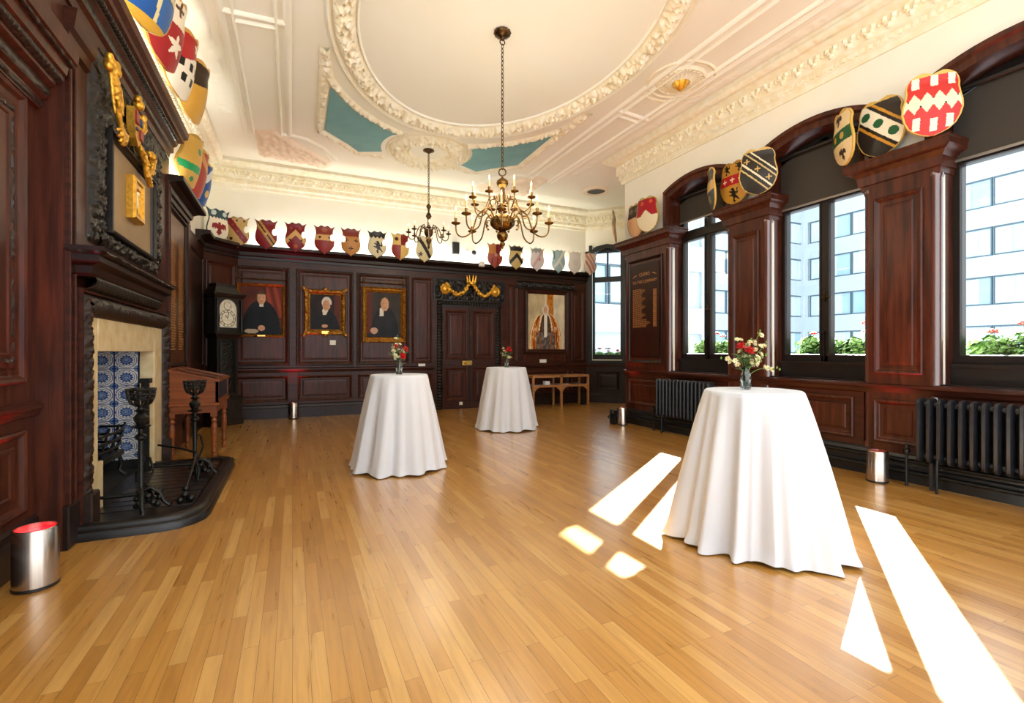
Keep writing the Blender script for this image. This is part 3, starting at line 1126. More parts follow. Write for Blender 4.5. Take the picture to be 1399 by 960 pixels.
def bolection(s, t):
    """height of the swelling frame, t across its width"""
    return .012 + .05 * math.sin(PI * min(1, .08 + .92 * t)) ** .8


W_ = .165
def stile(y, sgn, z0, z1):
    nz_, nt_ = int((z1 - z0) / .008), 21
    def fn(i, j):
        t = j / (nt_ - 1)
        z = lerp(z0, z1, i / (nz_ - 1))
        zz = min(z, fz1 - W_ * t)
        h = bolection(z, t) + .034 * math.sin(PI * t) ** .4 * (.2 * swirl(zz, t, .16, 2) + .45 * lump(zz / .06, t * 2.8 + y) + .35 * lump(zz / .022, t * 7.5 + y, 4.))
        return (XBR + h, y + sgn * W_ * t, zz)
    m.grid(fn, nz_, nt_)


stile(fy0, 1, fz0, fz1)
stile(fy1, -1, fz0, fz1)
def fn(i, j, n=230):
    t = j / 14
    y = lerp(fy0, fy1, i / n)
    yy = max(fy0 + W_ * t, min(fy1 - W_ * t, y))
    h = bolection(y, t) + .03 * math.sin(PI * t) ** .5 * ((.3 + .7 * lump(yy / .045, t * 4)) if t < .5 else abs(math.sin(PI * (yy / .045 + t))))
    return (XBR + h, yy, fz1 - W_ * t)
m.grid(fn, 231, 15)
m.build('carved_surround', EBROWN, fp, smooth=1.2)
for y in (fy0, fy1 - W_):
    M().fbox(FL, y, y + W_, 0, fz0, XBR, XBR + .1, ch=.012).build('plinth_block', EBROWN, fp)
m = M()
for y0, y1 in ((4.55, OY0), (OY1, 6.9)):
    m.fbox(FL, y0, y1, .06, 1.64, XBR - .12, XBR + .012, ch=.006)
m.fbox(FL, OY0, OY1, 1.36, 1.64, XBR - .12, XBR + .012, ch=.006)
m.build('marble_slip', MARBLE, fp)
M().fbox(FL, OY0, OY0 + .16, .06, .46, XBR - .12, XBR - .0, ch=.006).build('marble_block', MARBLE, fp)
# firebox and the tiled cheeks
m = M().box((-2.25, OY0 - .08, 0), (-2.2, OY1 + .08, 1.6))
m.box((-2.25, OY0 - .08, 1.4), (-1.54, OY1 + .08, 1.46))
m.box((-2.25, OY0 - .08, 0.0), (XBR, OY1 + .08, .06))
m.build('firebox', SOOT, fp)
B1, B2, B3, WH_ = lin('#3d5a94'), lin('#8ea3c8'), lin('#223a70'), lin('#e9e9e4')


def delft(u, v):
    x, y = (u % 1) - .5, (v % 1) - .5
    r, a = math.hypot(x, y), math.atan2(y, x)
    if max(abs(x), abs(y)) > .482:
        return B3
    if r < .07:
        return B2
    if r < .27 + .03 * math.cos(12 * a):
        return B1 if (math.cos(12 * a) > -.55 or r > .21) and not .12 < r < .145 else B2
    if .33 < r < .355 or .42 < r < .455:
        return B1
    if r > .5:
        q = math.hypot(abs(x) - .5, abs(y) - .5)
        return B1 if q < .1 or .14 < q < .17 else B2 if q < .2 else WH_
    return WH_


TW, TH = .215, .19
for yy, nm in ((OY1 + .0, 'far'), (OY0, 'near')):
    m = M()
    nx, nz = 100, 178
    x0, x1, z0, z1 = -2.2, XBR - .13, .17, 1.36
    sg = -1 if nm == 'far' else 1
    m.grid(lambda i, j: (lerp(x0, x1, i / nx), yy + sg * (.012 if nm == 'far' else .004), lerp(z0, z1, j / nz)), nx + 1, nz + 1)
    m.c = []
    for j in range(nz):
        for i in range(nx):
            X, Z = lerp(x0, x1, (i + .5) / nx), lerp(z0, z1, (j + .5) / nz)
            m.c.append(delft((X - x1) / TW, (Z - z1) / TH))
    m.build('tiled_cheek', DELFT, fp)
    if nm == 'far':
        M().box((-2.2, OY1 - .011, .06), (XBR - .13, OY1 + .06, 1.36)).build('cheek_backing', SLATE, fp)
# mantel shelf on its carved frieze
ms = empty('mantel_shelf', (XBR, 5.4, 1.85), 'dark carved mantel shelf above the fireplace', 'mantel shelf')
m = M().sweep([(XBR, 4.36), (XBR + .1, 4.36), (XBR + .1, 6.42), (XBR, 6.42)], [(0, 1.9), (.02, 1.92), (.03, 1.97), (.07, 1.99), (.08, 2.0), (.08, 2.05), (.11, 2.07), (.115, 2.1), (0, 2.1)], side=-1)
m.box((XBR, 4.37, 1.9), (XBR + .1, 6.41, 2.1))
m.build('shelf', DARK, ms)
m = M()
carve(m, (XBR + .02, 4.45, 1.81), (0, 1, 0), (.45, 0, .5), (.8, 0, -.5), 1.9, .13, .045, .008, 'gad', .045)
carve(m, (XBR + .205, 4.3, 2.05), (0, 1, 0), (0, 0, 1), (1, 0, 0), 2.18, .035, .018, .012, 'leaf', .03)
carve(m, (XBR, 4.262, 2.05), (1, 0, 0), (0, 0, 1), (0, -1, 0), .2, .035, .018, .012, 'leaf', .03)
m.build('carved_frieze', EBON, ms, smooth=.9)
m = M().poly(FL, [(5.3, 1.815), (5.32, 1.815), (5.32, 1.84), (5.38, 1.84), (5.38, 1.815), (5.4, 1.815), (5.4, 1.885), (5.38, 1.885), (5.38, 1.858), (5.32, 1.858), (5.32, 1.885), (5.3, 1.885)], XBR + .001, XBR + .02)
tag(m.build('wall_bracket', BRASSP), 'small brass bracket between the mantel shelf and fireplace surround', 'bracket')

# overmantel
om = empty('overmantel', (XBR, 5.7, 2.2), 'black carved overmantel frame with gilded figures above the mantel shelf', 'overmantel')
PX = XBR + .03
oy0, oy1, oz0, oz1 = 4.64, 6.72, 2.2, 3.74
iy0, iy1, iz0, iz1 = 4.98, 6.3, 2.38, 3.16
m = M()
def foliate(y0, y1, z0, z1, dep, pt):
    ny, nz = int((y1 - y0) / .0085), int((z1 - z0) / .0085)
    def f(i, j):
        y, z = lerp(y0, y1, i / ny), lerp(z0, z1, j / nz)
        e = min(i / ny, 1 - i / ny, j / nz, 1 - j / nz)
        big, sml = lump(y / pt, z / pt, 1.), lump(y / pt * 2.7, z / pt * 2.7, 5.)
        return (XBR + dep * (.25 * sm(0, .03, e) + .75 * sm(0, .2, e)) * (.25 + .5 * big + .25 * sml), y, z)
    m.grid(f, ny + 1, nz + 1)


foliate(oy0, iy0 - .03, oz0, oz1, .085, .1)
foliate(iy1 + .03, oy1, oz0, oz1, .085, .1)
foliate(oy0 + .2, oy1 - .2, iz1 + .03, oz1, .08, .1)
carve(m, (XBR, oy0 + .2, oz0), (0, 1, 0), (0, 0, 1), (1, 0, 0), oy1 - oy0 - .4, iz0 - oz0 - .02, .07, .013, 'leaf', .05)
m.build('carved_frame', EBON, om, smooth=1.2)
m = M()
m.rings(FL, iy0 - .04, iy1 + .04, iz0 - .04, iz1 + .04, [(0, XBR), (0, XBR + .075), (.02, XBR + .08), (.035, XBR + .06), (.05, XBR + .05), (.06, PX)], False)
m.build('inner_moulding', EBON, om)
m = M().fbox(FL, iy0, iy1, iz0, iz1, XBR + .002, PX)
m.build('inset_panel', VELL, om)


def blob(name, balls, mat_, parent, vox=.0085, sub=True):
    """carved figure: one continuous surface grown over balls (centre, radius, scale)"""
    m = M()
    for b in balls:
        m.ball(b[0], b[1], 12, 0, b[2] if len(b) > 2 else (1, 1, 1))
    o = m.build(name, mat_, parent, smooth=4)
    r = o.modifiers.new('skin', 'REMESH')
    r.mode = 'VOXEL'
    r.voxel_size = vox
    r.use_smooth_shade = True
    s_ = o.modifiers.new('soft', 'SMOOTH')
    s_.iterations = 1
    return o


RO = random.Random(12)


def chain_balls(pts, r0, r1, k=6):
    out = []
    n = len(pts) - 1
    for i in range(n * k + 1):
        s = i / k
        a = min(int(s), n - 1)
        p = V(pts[a]).lerp(V(pts[a + 1]), s - a)
        r_ = lerp(r0, r1, i / (n * k))
        out.append((p, r_ * .85))
        for _ in range(3):
            q = V((RO.uniform(.1, 1), RO.uniform(-1, 1), RO.uniform(-1, 1))).normalized()
            out.append((p + q * r_ * .75, r_ * RO.uniform(.3, .5)))
    return out


GX = XBR + .11
# mantled gilt figure with a flowing drape, head at the top left
fb = [((GX, 4.76, 3.64), .05), ((GX + .01, 4.82, 3.66), .045), ((GX, 4.88, 3.63), .04), ((GX, 4.72, 3.6), .035), ((GX + .02, 4.8, 3.6), .045), ((GX, 4.91, 3.57), .028), ((GX, 4.74, 3.69), .03)]
fb += chain_balls([(GX + .01, 4.8, 3.58), (GX + .01, 4.84, 3.46), (GX, 4.93, 3.33), (GX, 5.02, 3.22)], .042, .026)
fb += chain_balls([(GX, 4.86, 3.52), (GX, 4.97, 3.54), (GX - .01, 5.05, 3.46), (GX - .02, 5.08, 3.38)], .026, .022)
fb += chain_balls([(GX, 4.76, 3.56), (GX, 4.8, 3.42), (GX, 4.86, 3.3)], .022, .014)
for q in range(7):
    t_ = lerp(-1.2, 1.2, q / 6)
    fb += chain_balls([(GX, 5.02, 3.24), (GX + .02, 5.03 + .08 * math.sin(t_), 3.24 - .09 * math.cos(t_)), (GX, 5.03 + .12 * math.sin(t_), 3.23 - .12 * math.cos(t_))], .022, .016, 4)
tag(blob('gilded_figure', fb, GOLD, om), 'gilded winged figure at the near top corner of the carving')
# painted and gilded arms in the middle
ab = [((GX, 5.5, 3.66), .055), ((GX, 5.5, 3.72), .035), ((GX + .01, 5.44, 3.69), .028), ((GX + .01, 5.56, 3.69), .028)]
ab += chain_balls([(GX, 5.66, 3.62), (GX, 5.7, 3.52), (GX - .02, 5.64, 3.44)], .03, .03)
ab += chain_balls([(GX - .02, 5.62, 3.3), (GX, 5.74, 3.22), (GX, 5.8, 3.1)], .045, .03)
ab += chain_balls([(GX, 5.88, 3.34), (GX, 5.98, 3.3), (GX, 5.95, 3.2), (GX, 5.82, 3.12), (GX, 5.9, 3.04)], .05, .03)
tag(blob('gilded_crest', ab, GOLD, om), 'gilded crest and scrollwork above the painted arms')
m = M()
sh = [(-.13, 0), (.13, 0), (.13, -.16), (.07, -.27), (0, -.32), (-.07, -.27), (-.13, -.16)]
F2 = Fr((GX - .06, 5.52, 3.6), (0, 1, 0), (1, 0, 0))
m.poly(F2, sh, 0, .06)
m.build('arms_shield', GOLD, om)
REDE = mat('heraldic red enamel', '#8e2a22', .4)
for a, b, w, h in ((-.11, -.02, .09, -.11), (.02, -.15, .09, -.09)):
    M().fbox(F2, a, a + w, b + h, b, .06, .075).build('red_quarter', REDE, om)
BLUE = mat('heraldic blue enamel', '#3b4a66', .4)
for a, b, w, h in ((.02, -.02, .09, -.11), (-.11, -.15, .09, -.06)):
    M().fbox(F2, a + .02, a + w - .02, b + h + .02, b - .02, .06, .075).build('blue_quarter', BLUE, om)

# the small gilt frame standing proud of the parchment coloured panel
gf = empty('gilt_relief_frame', (PX, 5.6, 2.58), 'small deep gilt frame hung on the panel above the mantel shelf', 'frame')
m = M()
gy0, gy1, gz0, gz1 = 5.47, 5.79, 2.6, 3.0
m.rings(FL, gy0, gy1, gz0, gz1, [(0, PX), (0, PX + .05), (.015, PX + .07), (.04, PX + .07), (.06, PX + .045), (.075, PX + .05), (.09, PX + .03)], False)
m.fbox(FL, gy0 + .08, gy1 - .08, gz1 - .1, gz1 - .06, PX + .02, PX + .06)
m.build('frame', GOLD, gf)
M().fbox(FL, gy0 + .08, gy1 - .08, gz0 + .08, gz1 - .08, PX, PX + .025).build('backing', GOLDF, gf)
blob('relief', [((PX + .03, 5.63, 2.78), .05, (.5, .8, 1.4)), ((PX + .035, 5.63, 2.86), .03)], PETW, gf, .01)

# hearth
he = empty('hearth', (-1.0, 5.5, 0), 'raised black slate hearth with rounded kerb in front of the fireplace', 'hearth')
hp = [(XBR, 4.36), (-.92, 4.36)] + [(-.92 + .3 * math.sin(t), 4.66 - .3 * math.cos(t)) for t in (.4, .8, 1.2)] + [(-.62, 4.68), (-.62, 6.5), (-.74, 6.64), (XBR, 6.64)]
m = M().sweep(hp, [(-.12, .1), (-.12, .085), (-.11, .105), (-.05, .115), (-.02, .11), (-.005, .09), (-.012, .06), (0, .045), (0, 0)], side=-1, ends=False)
m.build('kerb', SLATE, he, smooth=.9)
m = M()
ip = [(XBR - .1, 4.42), (-.95, 4.46), (-.74, 4.7), (-.73, 6.46), (-.8, 6.54), (XBR - .1, 6.6)]
m.poly(Fr((0, 0, 0), (1, 0, 0), (0, 0, 1), (0, 1, 0)), ip, 0.0, .082)
m.build('slab', SLATE, he)
m = M()
for i in range(12):
    y = 4.75 + i * .15
    m.box((-1.38, y, .082), (-.76, y + .125, .09))
m.build('hearth_tile', mat('dark hearth tile', '#2a2322', .35, col2='#191414', scale=30, coat=.3), he)

# fire grate
fg = empty('fire_grate', (-1.8, 5.78, .06), 'black iron basket grate standing inside the fireplace', 'fire grate')
m = M()
for z, x in ((.34, -1.62), (.42, -1.6), (.5, -1.585), (.58, -1.57)):
    m.tube([(x - .25, 5.28, z), (x - .04, 5.3, z), (x, 5.45, z), (x + .03, 5.78, z), (x, 6.11, z), (x - .04, 6.26, z), (x - .25, 6.28, z)], .013, 8)
for y in (5.3, 5.5, 5.78, 6.06, 6.26):
    m.tube([(-1.68, y, .3), (-1.6, y, .62)], .011, 6)
m.build('basket_bars', BLKM, fg, smooth=.8)
m = M().box((-2.1, 5.25, .28), (-1.62, 6.31, .33))
m.box((-2.14, 5.25, .28), (-2.09, 6.31, 1.0))
m.build('fire_back', BLKM, fg)
for x, y in ((-1.66, 5.3), (-1.66, 6.26), (-2.05, 5.3), (-2.05, 6.26)):
    M().tube([(x, y, .3), (x + .03, y, .2), (x + .01, y, .12), (x + .06, y, .07)], [.02, .018, .016, .022], 8).build('leg', BLKM, fg, smooth=.8)
m = M().box((-1.47, 6.28, .06), (-1.41, 6.35, 1.02))
m.box((-1.49, 6.26, 1.02), (-1.39, 6.37, 1.07))
m.box((-1.5, 6.25, .06), (-1.38, 6.38, .1))
m.build('standard', BLKM, fg)


# andirons with pierced basket tops
def andiron(loc, label):
    e = empty('andiron', loc, label, 'andiron', 'black iron andirons on the hearth')
    e.scale = (.95, .95, .93)
    x, y, z = loc
    o = (x, y, z)
    m = M().lathe([(.02, .12), (.03, .16), (.018, .18), (.022, .5), (.018, .6), (.04, .62), (.042, .64), (.02, .66), (.024, .7), (.06, .715), (.075, .725), (.03, .735), (.045, .77), (.055, .8),
                   (.03, .83), (.02, .84), (.05, .86), (.028, .87), (.02, .9)], 14, o)
    m.build('stem', BLKM, e, smooth=.7)
    m = M()
    for zz, r in ((.9, .035), (.96, .085), (1.0, .095), (1.04, .1)):
        m.tube([(x + r * math.cos(t), y + r * math.sin(t), z + zz) for t in [2 * PI * i / 20 for i in range(20)]], .009, 6, closed=True)
    for i in range(8):
        t = 2 * PI * i / 8
        c, s_ = math.cos(t), math.sin(t)
        m.tube([(x + r * c, y + r * s_, z + zz) for r, zz in ((.03, .9), (.07, .92), (.09, .97), (.1, 1.05))], .01, 6)
        t2 = t + PI / 8
        c, s_ = math.cos(t2), math.sin(t2)
        tx, ty = -s_, c
        m.tube([(x + .093 * c + tx * .022 * math.cos(q), y + .093 * s_ + ty * .022 * math.cos(q), z + 1.0 + .026 * math.sin(q)) for q in [2 * PI * k / 10 for k in range(10)]], .006, 5, closed=True)
    m.build('basket', BLKM, e, smooth=.7)
    # scrolled feet
    for sy in (-1, 1):
        p = [(x, y, z + .16), (x + .01, y + sy * .05, z + .19), (x + .03, y + sy * .11, z + .15), (x + .04, y + sy * .15, z + .07), (x + .05, y + sy * .18, z + .02), (x + .06, y + sy * .21, z + .025), (x + .06, y + sy * .2, z + .05)]
        M().tube(p, [.02, .02, .019, .018, .018, .016, .01], 8).build('foot', BLKM, e, smooth=.8)
    p = [(x, y, z + .16), (x + .07, y, z + .19), (x + .13, y, z + .14), (x + .16, y, z + .06), (x + .2, y, z + .02), (x + .22, y, z + .05)]
    M().tube(p, [.02, .02, .018, .017, .016, .01], 8).build('foot', BLKM, e, smooth=.8)
    M().tube([(x, y, z + .14), (x - .2, y, z + .14), (x - .45, y, z + .14), (x - .5, y, z + .1), (x - .5, y, z)], .014, 8).build('billet_bar', BLKM, e, smooth=.8)
    m = M()
    for i in range(14):
        a = 2 * PI * i / 14
        m.ball((x + .05 + .08 * math.cos(a), y + .09 * math.sin(a), z + .1 + .05 * math.sin(3 * a)), .026, 8)
    m.tube([(x + .03, y - .06 + .1, z + .2), (x + .06, y + .12, z + .3), (x + .03, y + .14, z + .42), (x, y + .09, z + .45), (x + .01, y + .07, z + .4)], .011, 6)
    m.build('leaf_scroll', BLKM, e, smooth=.8)


andiron((-1.1, 4.7, .09), 'black iron andiron with pierced basket top nearest the left hand carved fireplace jamb')
andiron((-.9, 5.74, .09), 'black iron andiron with pierced basket top in front of the display case')
ft = empty('fire_tongs', (-.9, 5.2, .09), 'long iron fire tongs lying across the hearth between the andirons', 'fire tongs')
m = M().tube([(-.82, 4.82, .2), (-.84, 5.2, .27), (-.86, 5.62, .35)], .012, 8)
m.tube([(-.86, 5.62, .35), (-1.05, 5.9, .36), (-1.3, 6.2, .36)], .011, 8)
m.build('shaft', BLKM, ft, smooth=.8)
m = M()
for p in ((-.82, 4.82, .2), (-.82, 4.78, .16), (-.78, 4.8, .12), (-.85, 4.76, .12), (-.8, 4.84, .11), (-.86, 4.84, .11)):
    m.ball(p, .03, 8)
m.build('claw', BLKM, ft, smooth=.8)
M().tube([(-.86, 5.5, .33), (-.83, 5.52, .2), (-.84, 5.5, .1)], .014, 8).build('prop', BLKM, ft, smooth=.8)

# recess with the honours board
m = M().box((XL, Y1, 0), (-1.47, 8.72, 3.3))
m.box((XL, 8.55, 0), (-1.42, 8.72, 3.3))
rp = struct(m.build('wall_panelling_board', WOOD), 'mahogany panelling of the recess beyond the fireplace', 'wall panelling')
panel(rp, FL, 7.45, 8.5, .34, .86, -1.47)
m = M().sweep([(-1.47, Y1 - .1), (-1.47, 8.74), (XL, 8.74)], [(d_, z + .13) for d_, z in WCP], side=-1)
struct(m.build('trim_10', DARK), 'dark cornice above the gilded honours board', 'cornice')
hb = empty('honours_board', (-1.47, 7.9, 1.2), 'tall brass toned honours board with rows of names beyond the fireplace', 'honours board')
M().fbox(FL, 7.38, 8.46, 1.2, 3.2, -1.469, -1.455).build('board', BOARDG, hb)
m = M()
m.rings(FL, 7.32, 8.52, 1.14, 3.26, [(0, -1.47), (0, -1.43), (.03, -1.42), (.045, -1.44), (.06, -1.45)], False)
m.build('frame', DARK, hb)
m = M()
rr = random.Random(3)
for i in range(42):
    z = 2.86 - i * .036
    for a, w in ((7.5, rr.uniform(.28, .4)), (8.06, rr.uniform(.2, .34))):
        x = a
        while x < a + w:
            q = rr.uniform(.03, .08)
            m.fbox(FL, x, min(x + q, a + w), z, z + .018, -1.455, -1.4535)
            x += q + .014
m.build('lettering', LETTER, hb)

# display case
dc = empty('display_case', (-1.1, 7.43, 0), 'red mahogany table display case with sloping glass top on turned legs', 'display case')
x0, x1, y0, y1 = -1.38, -.84, 6.92, 7.96
zA, zB = 1.12, .985
m = M()
t = .018
m.add([(x0, y0, .72), (x1, y0, .72), (x1, y0, zB), (x0, y0, zA), (x0, y0 + t, .72), (x1, y0 + t, .72), (x1, y0 + t, zB), (x0, y0 + t, zA)],
      [(0, 1, 2, 3), (7, 6, 5, 4), (0, 3, 7, 4), (1, 5, 6, 2), (3, 2, 6, 7), (0, 4, 5, 1)])
m.add([(x0, y1 - t, .72), (x1, y1 - t, .72), (x1, y1 - t, zB), (x0, y1 - t, zA), (x0, y1, .72), (x1, y1, .72), (x1, y1, zB), (x0, y1, zA)],
      [(0, 1, 2, 3), (7, 6, 5, 4), (0, 3, 7, 4), (1, 5, 6, 2), (3, 2, 6, 7), (0, 4, 5, 1)])
m.box((x0, y0, .7), (x1, y1, .72))
m.box((x0, y0, .72), (x0 + t, y1, zA))
m.box((x1 - t, y0, .72), (x1, y1, .76))
for y in (y0, y1 - .035):
    m.box((x1 - .03, y, .72), (x1, y + .035, zB))
m.build('case', CASEW, dc)
m = M()
sl = (zA - zB) / (x1 - x0)
FT = Fr((x0 - .015, y0 - .015, zA + .004), (0, 1, 0), (sl, 0, 1), (1, 0, -sl))
Lx = math.hypot(x1 - x0 + .03, (zA - zB))
m.rings(FT, 0, y1 - y0 + .03, 0, Lx, [(0, 0), (0, .03), (.045, .03), (.05, 0)], False, 0)
m.fbox(FT, .5, .54, .04, Lx - .04, 0, .028)
m.build('lid_frame', CASEW, dc)
M().fbox(FT, .04, y1 - y0 - .01, .04, Lx - .04, .01, .014).build('glass_top', GLASS, dc)
M().box((x1 - .012, y0 + .03, .76), (x1 - .008, y1 - .03, zB)).build('glass_front', GLASS, dc)
m = M().box((x0 + .02, y0 + .02, .6), (x1 - .02, y1 - .02, .7))
m.sweep([(x0, y0), (x1, y0), (x1, y1), (x0, y1)], [(0, .69), (.012, .695), (.012, .72), (0, .725)], closed=True, side=-1)
m.build('apron', CASEW, dc)
M().box((x0 + .03, y0 + .03, .721), (x1 - .03, y1 - .03, .735)).build('green_lining', mat('green baize', '#3c5a45', .9), dc)
for lx, ly in ((x0 + .05, y0 + .05), (x1 - .05, y0 + .05), (x0 + .05, y1 - .05), (x1 - .05, y1 - .05)):
    m = M().box((lx - .035, ly - .035, .55), (lx + .035, ly + .035, .7))
    m.lathe([(.03, .55), (.024, .53), (.034, .51), (.034, .49), (.024, .475), (.034, .44), (.037, .38), (.03, .28), (.024, .16), (.03, .13), (.033, .11), (.022, .09), (.03, .06), (.022, 0)], 16, (lx, ly, 0))
    m.build('leg', CASEW, dc, smooth=.6)
for k, (yy, xx, w, h, c) in enumerate(((7.15, -1.1, .16, .22, PAPER), (7.42, -1.12, .2, .15, PETW), (7.7, -1.08, .16, .2, PAPER))):
    o = M().box((xx - h / 2, yy - w / 2, .737), (xx + h / 2, yy + w / 2, .75)).build('document', c, origin=(xx, yy, .737))
    tag(o, ['white document in the display case, nearest the fireplace', 'cream document in the middle of the display case', 'white document in the display case, nearest the clock'][k], 'document', 'documents in the glass display case')

# tall clock
ck = empty('longcase_clock', (-1.17, 10.24, 0), 'tall black longcase clock with arched silvery dial in the corner', 'clock', rz=math.radians(42))
m = M()
m.box((-.29, -.17, 0), (.29, .17, .1))
m.box((-.27, -.155, .1), (.27, .155, .5))
m.sweep([(-.27, -.155), (.27, -.155), (.27, .155), (-.27, .155)], [(.02, .1), (.02, .12), (0, .14)], closed=True, side=-1)
m.sweep([(-.27, -.155), (.27, -.155), (.27, .155), (-.27, .155)], [(0, .47), (.02, .49), (.02, .51), (-.07, .56)], closed=True, side=-1)
m.build('plinth', EBON, ck, local=True)
m = M().box((-.2, -.125, .5), (.2, .125, 1.68))
m.sweep([(-.2, -.125), (.2, -.125), (.2, .125), (-.2, .125)], [(0, 1.58), (.02, 1.62), (.07, 1.68), (.07, 1.7)], closed=True, side=-1)
m.build('trunk', EBON, ck, local=True)
m = M()
carve(m, (-.13, -.125, .62), (0, 0, 1), (1, 0, 0), (0, -1, 0), .92, .26, .022, .011, 'scroll', .12)
m.rings(Fr((0, -.125, 0), (1, 0, 0), (0, -1, 0)), -.155, .155, .59, 1.57, [(0, 0), (0, .02), (.015, .024), (.025, .01)], False)
m.build('trunk_door', BLKM, ck, local=True, smooth=.9)
m = M()
m.box((-.27, -.12, 1.7), (.27, .17, 2.36))
FK2 = Fr((0, -.17, 0), (1, 0, 0), (0, -1, 0))
ao = [(-.18, 1.8), (.18, 1.8), (.18, 2.14)] + [(.18 * math.cos(t), 2.14 + .18 * math.sin(t)) for t in [PI * i / 12 for i in range(1, 12)]] + [(-.18, 2.14)]
ot = [(-.27, 1.7), (.27, 1.7), (.27, 2.14)] + [(.27, lerp(2.14, 2.36, i / 3)) for i in (1, 2)] + [(lerp(.27, -.27, i / 7), 2.36) for i in range(0, 8)] + [(-.27, lerp(2.36, 2.14, i / 2)) for i in (1,)] + [(-.27, 2.14)]
n = len(ao)
ot = ot[:n]
m.add([FK2.P(a, b, 0.0) for a, b in ao] + [FK2.P(a, b, 0.0) for a, b in ot] + [FK2.P(a, b, -.04) for a, b in ao],
      [(i, (i + 1) % n, n + (i + 1) % n, n + i) for i in range(n)] + [(i, (i + 1) % n, 2 * n + (i + 1) % n, 2 * n + i) for i in range(n)])
for x in (-.27, .27):
    m.add([(x, -.17, 1.7), (x, -.12, 1.7), (x, -.12, 2.36), (x, -.17, 2.36)], [(0, 1, 2, 3)])
m.sweep([(-.27, -.17), (.27, -.17), (.27, .17), (-.27, .17)], [(0, 2.34), (.02, 2.36), (.045, 2.41), (.045, 2.43), (-.02, 2.44), (-.05, 2.5), (-.08, 2.56), (-.16, 2.6)], closed=True, side=-1)
m.box((-.2, -.1, 2.4), (.2, .1, 2.6))
m.build('hood', EBON, ck, local=True)
for x in (-.235, .235):
    M().lathe([(.03, 1.72), (.02, 1.74), (.018, 1.9), (.02, 2.28), (.03, 2.32)], 12, (x, -.19, 0)).build('column', EBON, ck, local=True, smooth=.7)
m = M().poly(FK2, ao, -.05, -.04)
dl = m.build('dial', DIAL, ck, local=True)
m = M()
for r_ in (.155, .115):
    m.tube([FK2.P(r_ * math.cos(t), 1.97 + r_ * math.sin(t), -.038) for t in [2 * PI * i / 28 for i in range(28)]], .004, 5, closed=True)
m.tube([FK2.P(.07 * math.cos(t), 2.2 + .07 * math.sin(t), -.038) for t in [2 * PI * i / 20 for i in range(20)]], .004, 5, closed=True)
for i in range(12):
    t = 2 * PI * i / 12
    m.tube([FK2.P(.12 * math.cos(t), 1.97 + .12 * math.sin(t), -.038), FK2.P(.15 * math.cos(t), 1.97 + .15 * math.sin(t), -.038)], .005, 5)
m.build('chapter_ring', BRASSD, dl, local=True)
m = M().tube([FK2.P(0, 1.97, -.034), FK2.P(-.05, 2.03, -.034)], .005, 6)
m.tube([FK2.P(0, 1.97, -.032), FK2.P(.02, 2.09, -.032)], .004, 6)
m.build('hand', BLKP, dl, local=True)
# ---------------------------------------------------------------- painted shields
def shield_w(v, kind):
    if kind == 'ear':
        return interp([(0, .0), (.04, .045), (.08, .10), (.13, .24), (.2, .36), (.3, .45), (.42, .475), (.55, .45), (.7, .4), (.82, .39), (.92, .42), (1, .5)], v)
    return interp([(0, .05), (.03, .17), (.08, .29), (.16, .39), (.28, .46), (.42, .5), (.55, .49), (.68, .45), (.78, .43), (.87, .44), (.94, .42), (1, .37)], v)


def shield_top(x, kind):
    a = abs(x)
    if kind == 'ear':
        return interp([(0, .945), (.05, .955), (.14, .985), (.2, .97), (.28, .925), (.34, .92), (.42, .955), (.5, 1.0)], a)
    return interp([(0, .95), (.05, .97), (.16, 1.0), (.25, .985), (.37, .93), (.5, .9)], a)


LION = [(-.05, -.5), (.1, -.48), (.08, -.38), (.02, -.36), (.1, -.2), (.24, -.3), (.36, -.42), (.42, -.36), (.3, -.18), (.2, -.05), (.16, .08), (.3, .02), (.38, .12), (.34, .3), (.42, .42), (.36, .46), (.26, .34),
        (.28, .16), (.16, .22), (.12, .38), (.02, .5), (-.1, .48), (-.2, .42), (-.16, .36), (-.08, .34), (-.1, .26), (-.28, .34), (-.34, .26), (-.14, .14), (-.16, .04), (-.34, .06), (-.38, -.02), (-.12, -.08), (-.04, -.22), (-.12, -.34)]
EAGLE = [(0, .5), (.1, .42), (.08, .3), (.2, .42), (.46, .36), (.5, .1), (.38, -.05), (.36, .12), (.28, -.02), (.22, .1), (.12, -.02), (.2, -.28), (.1, -.24), (.06, -.46), (0, -.36), (-.06, -.46), (-.1, -.24), (-.2, -.28), (-.12, -.02),
         (-.22, .1), (-.28, -.02), (-.36, .12), (-.38, -.05), (-.5, .1), (-.46, .36), (-.2, .42), (-.08, .3), (-.12, .44)]


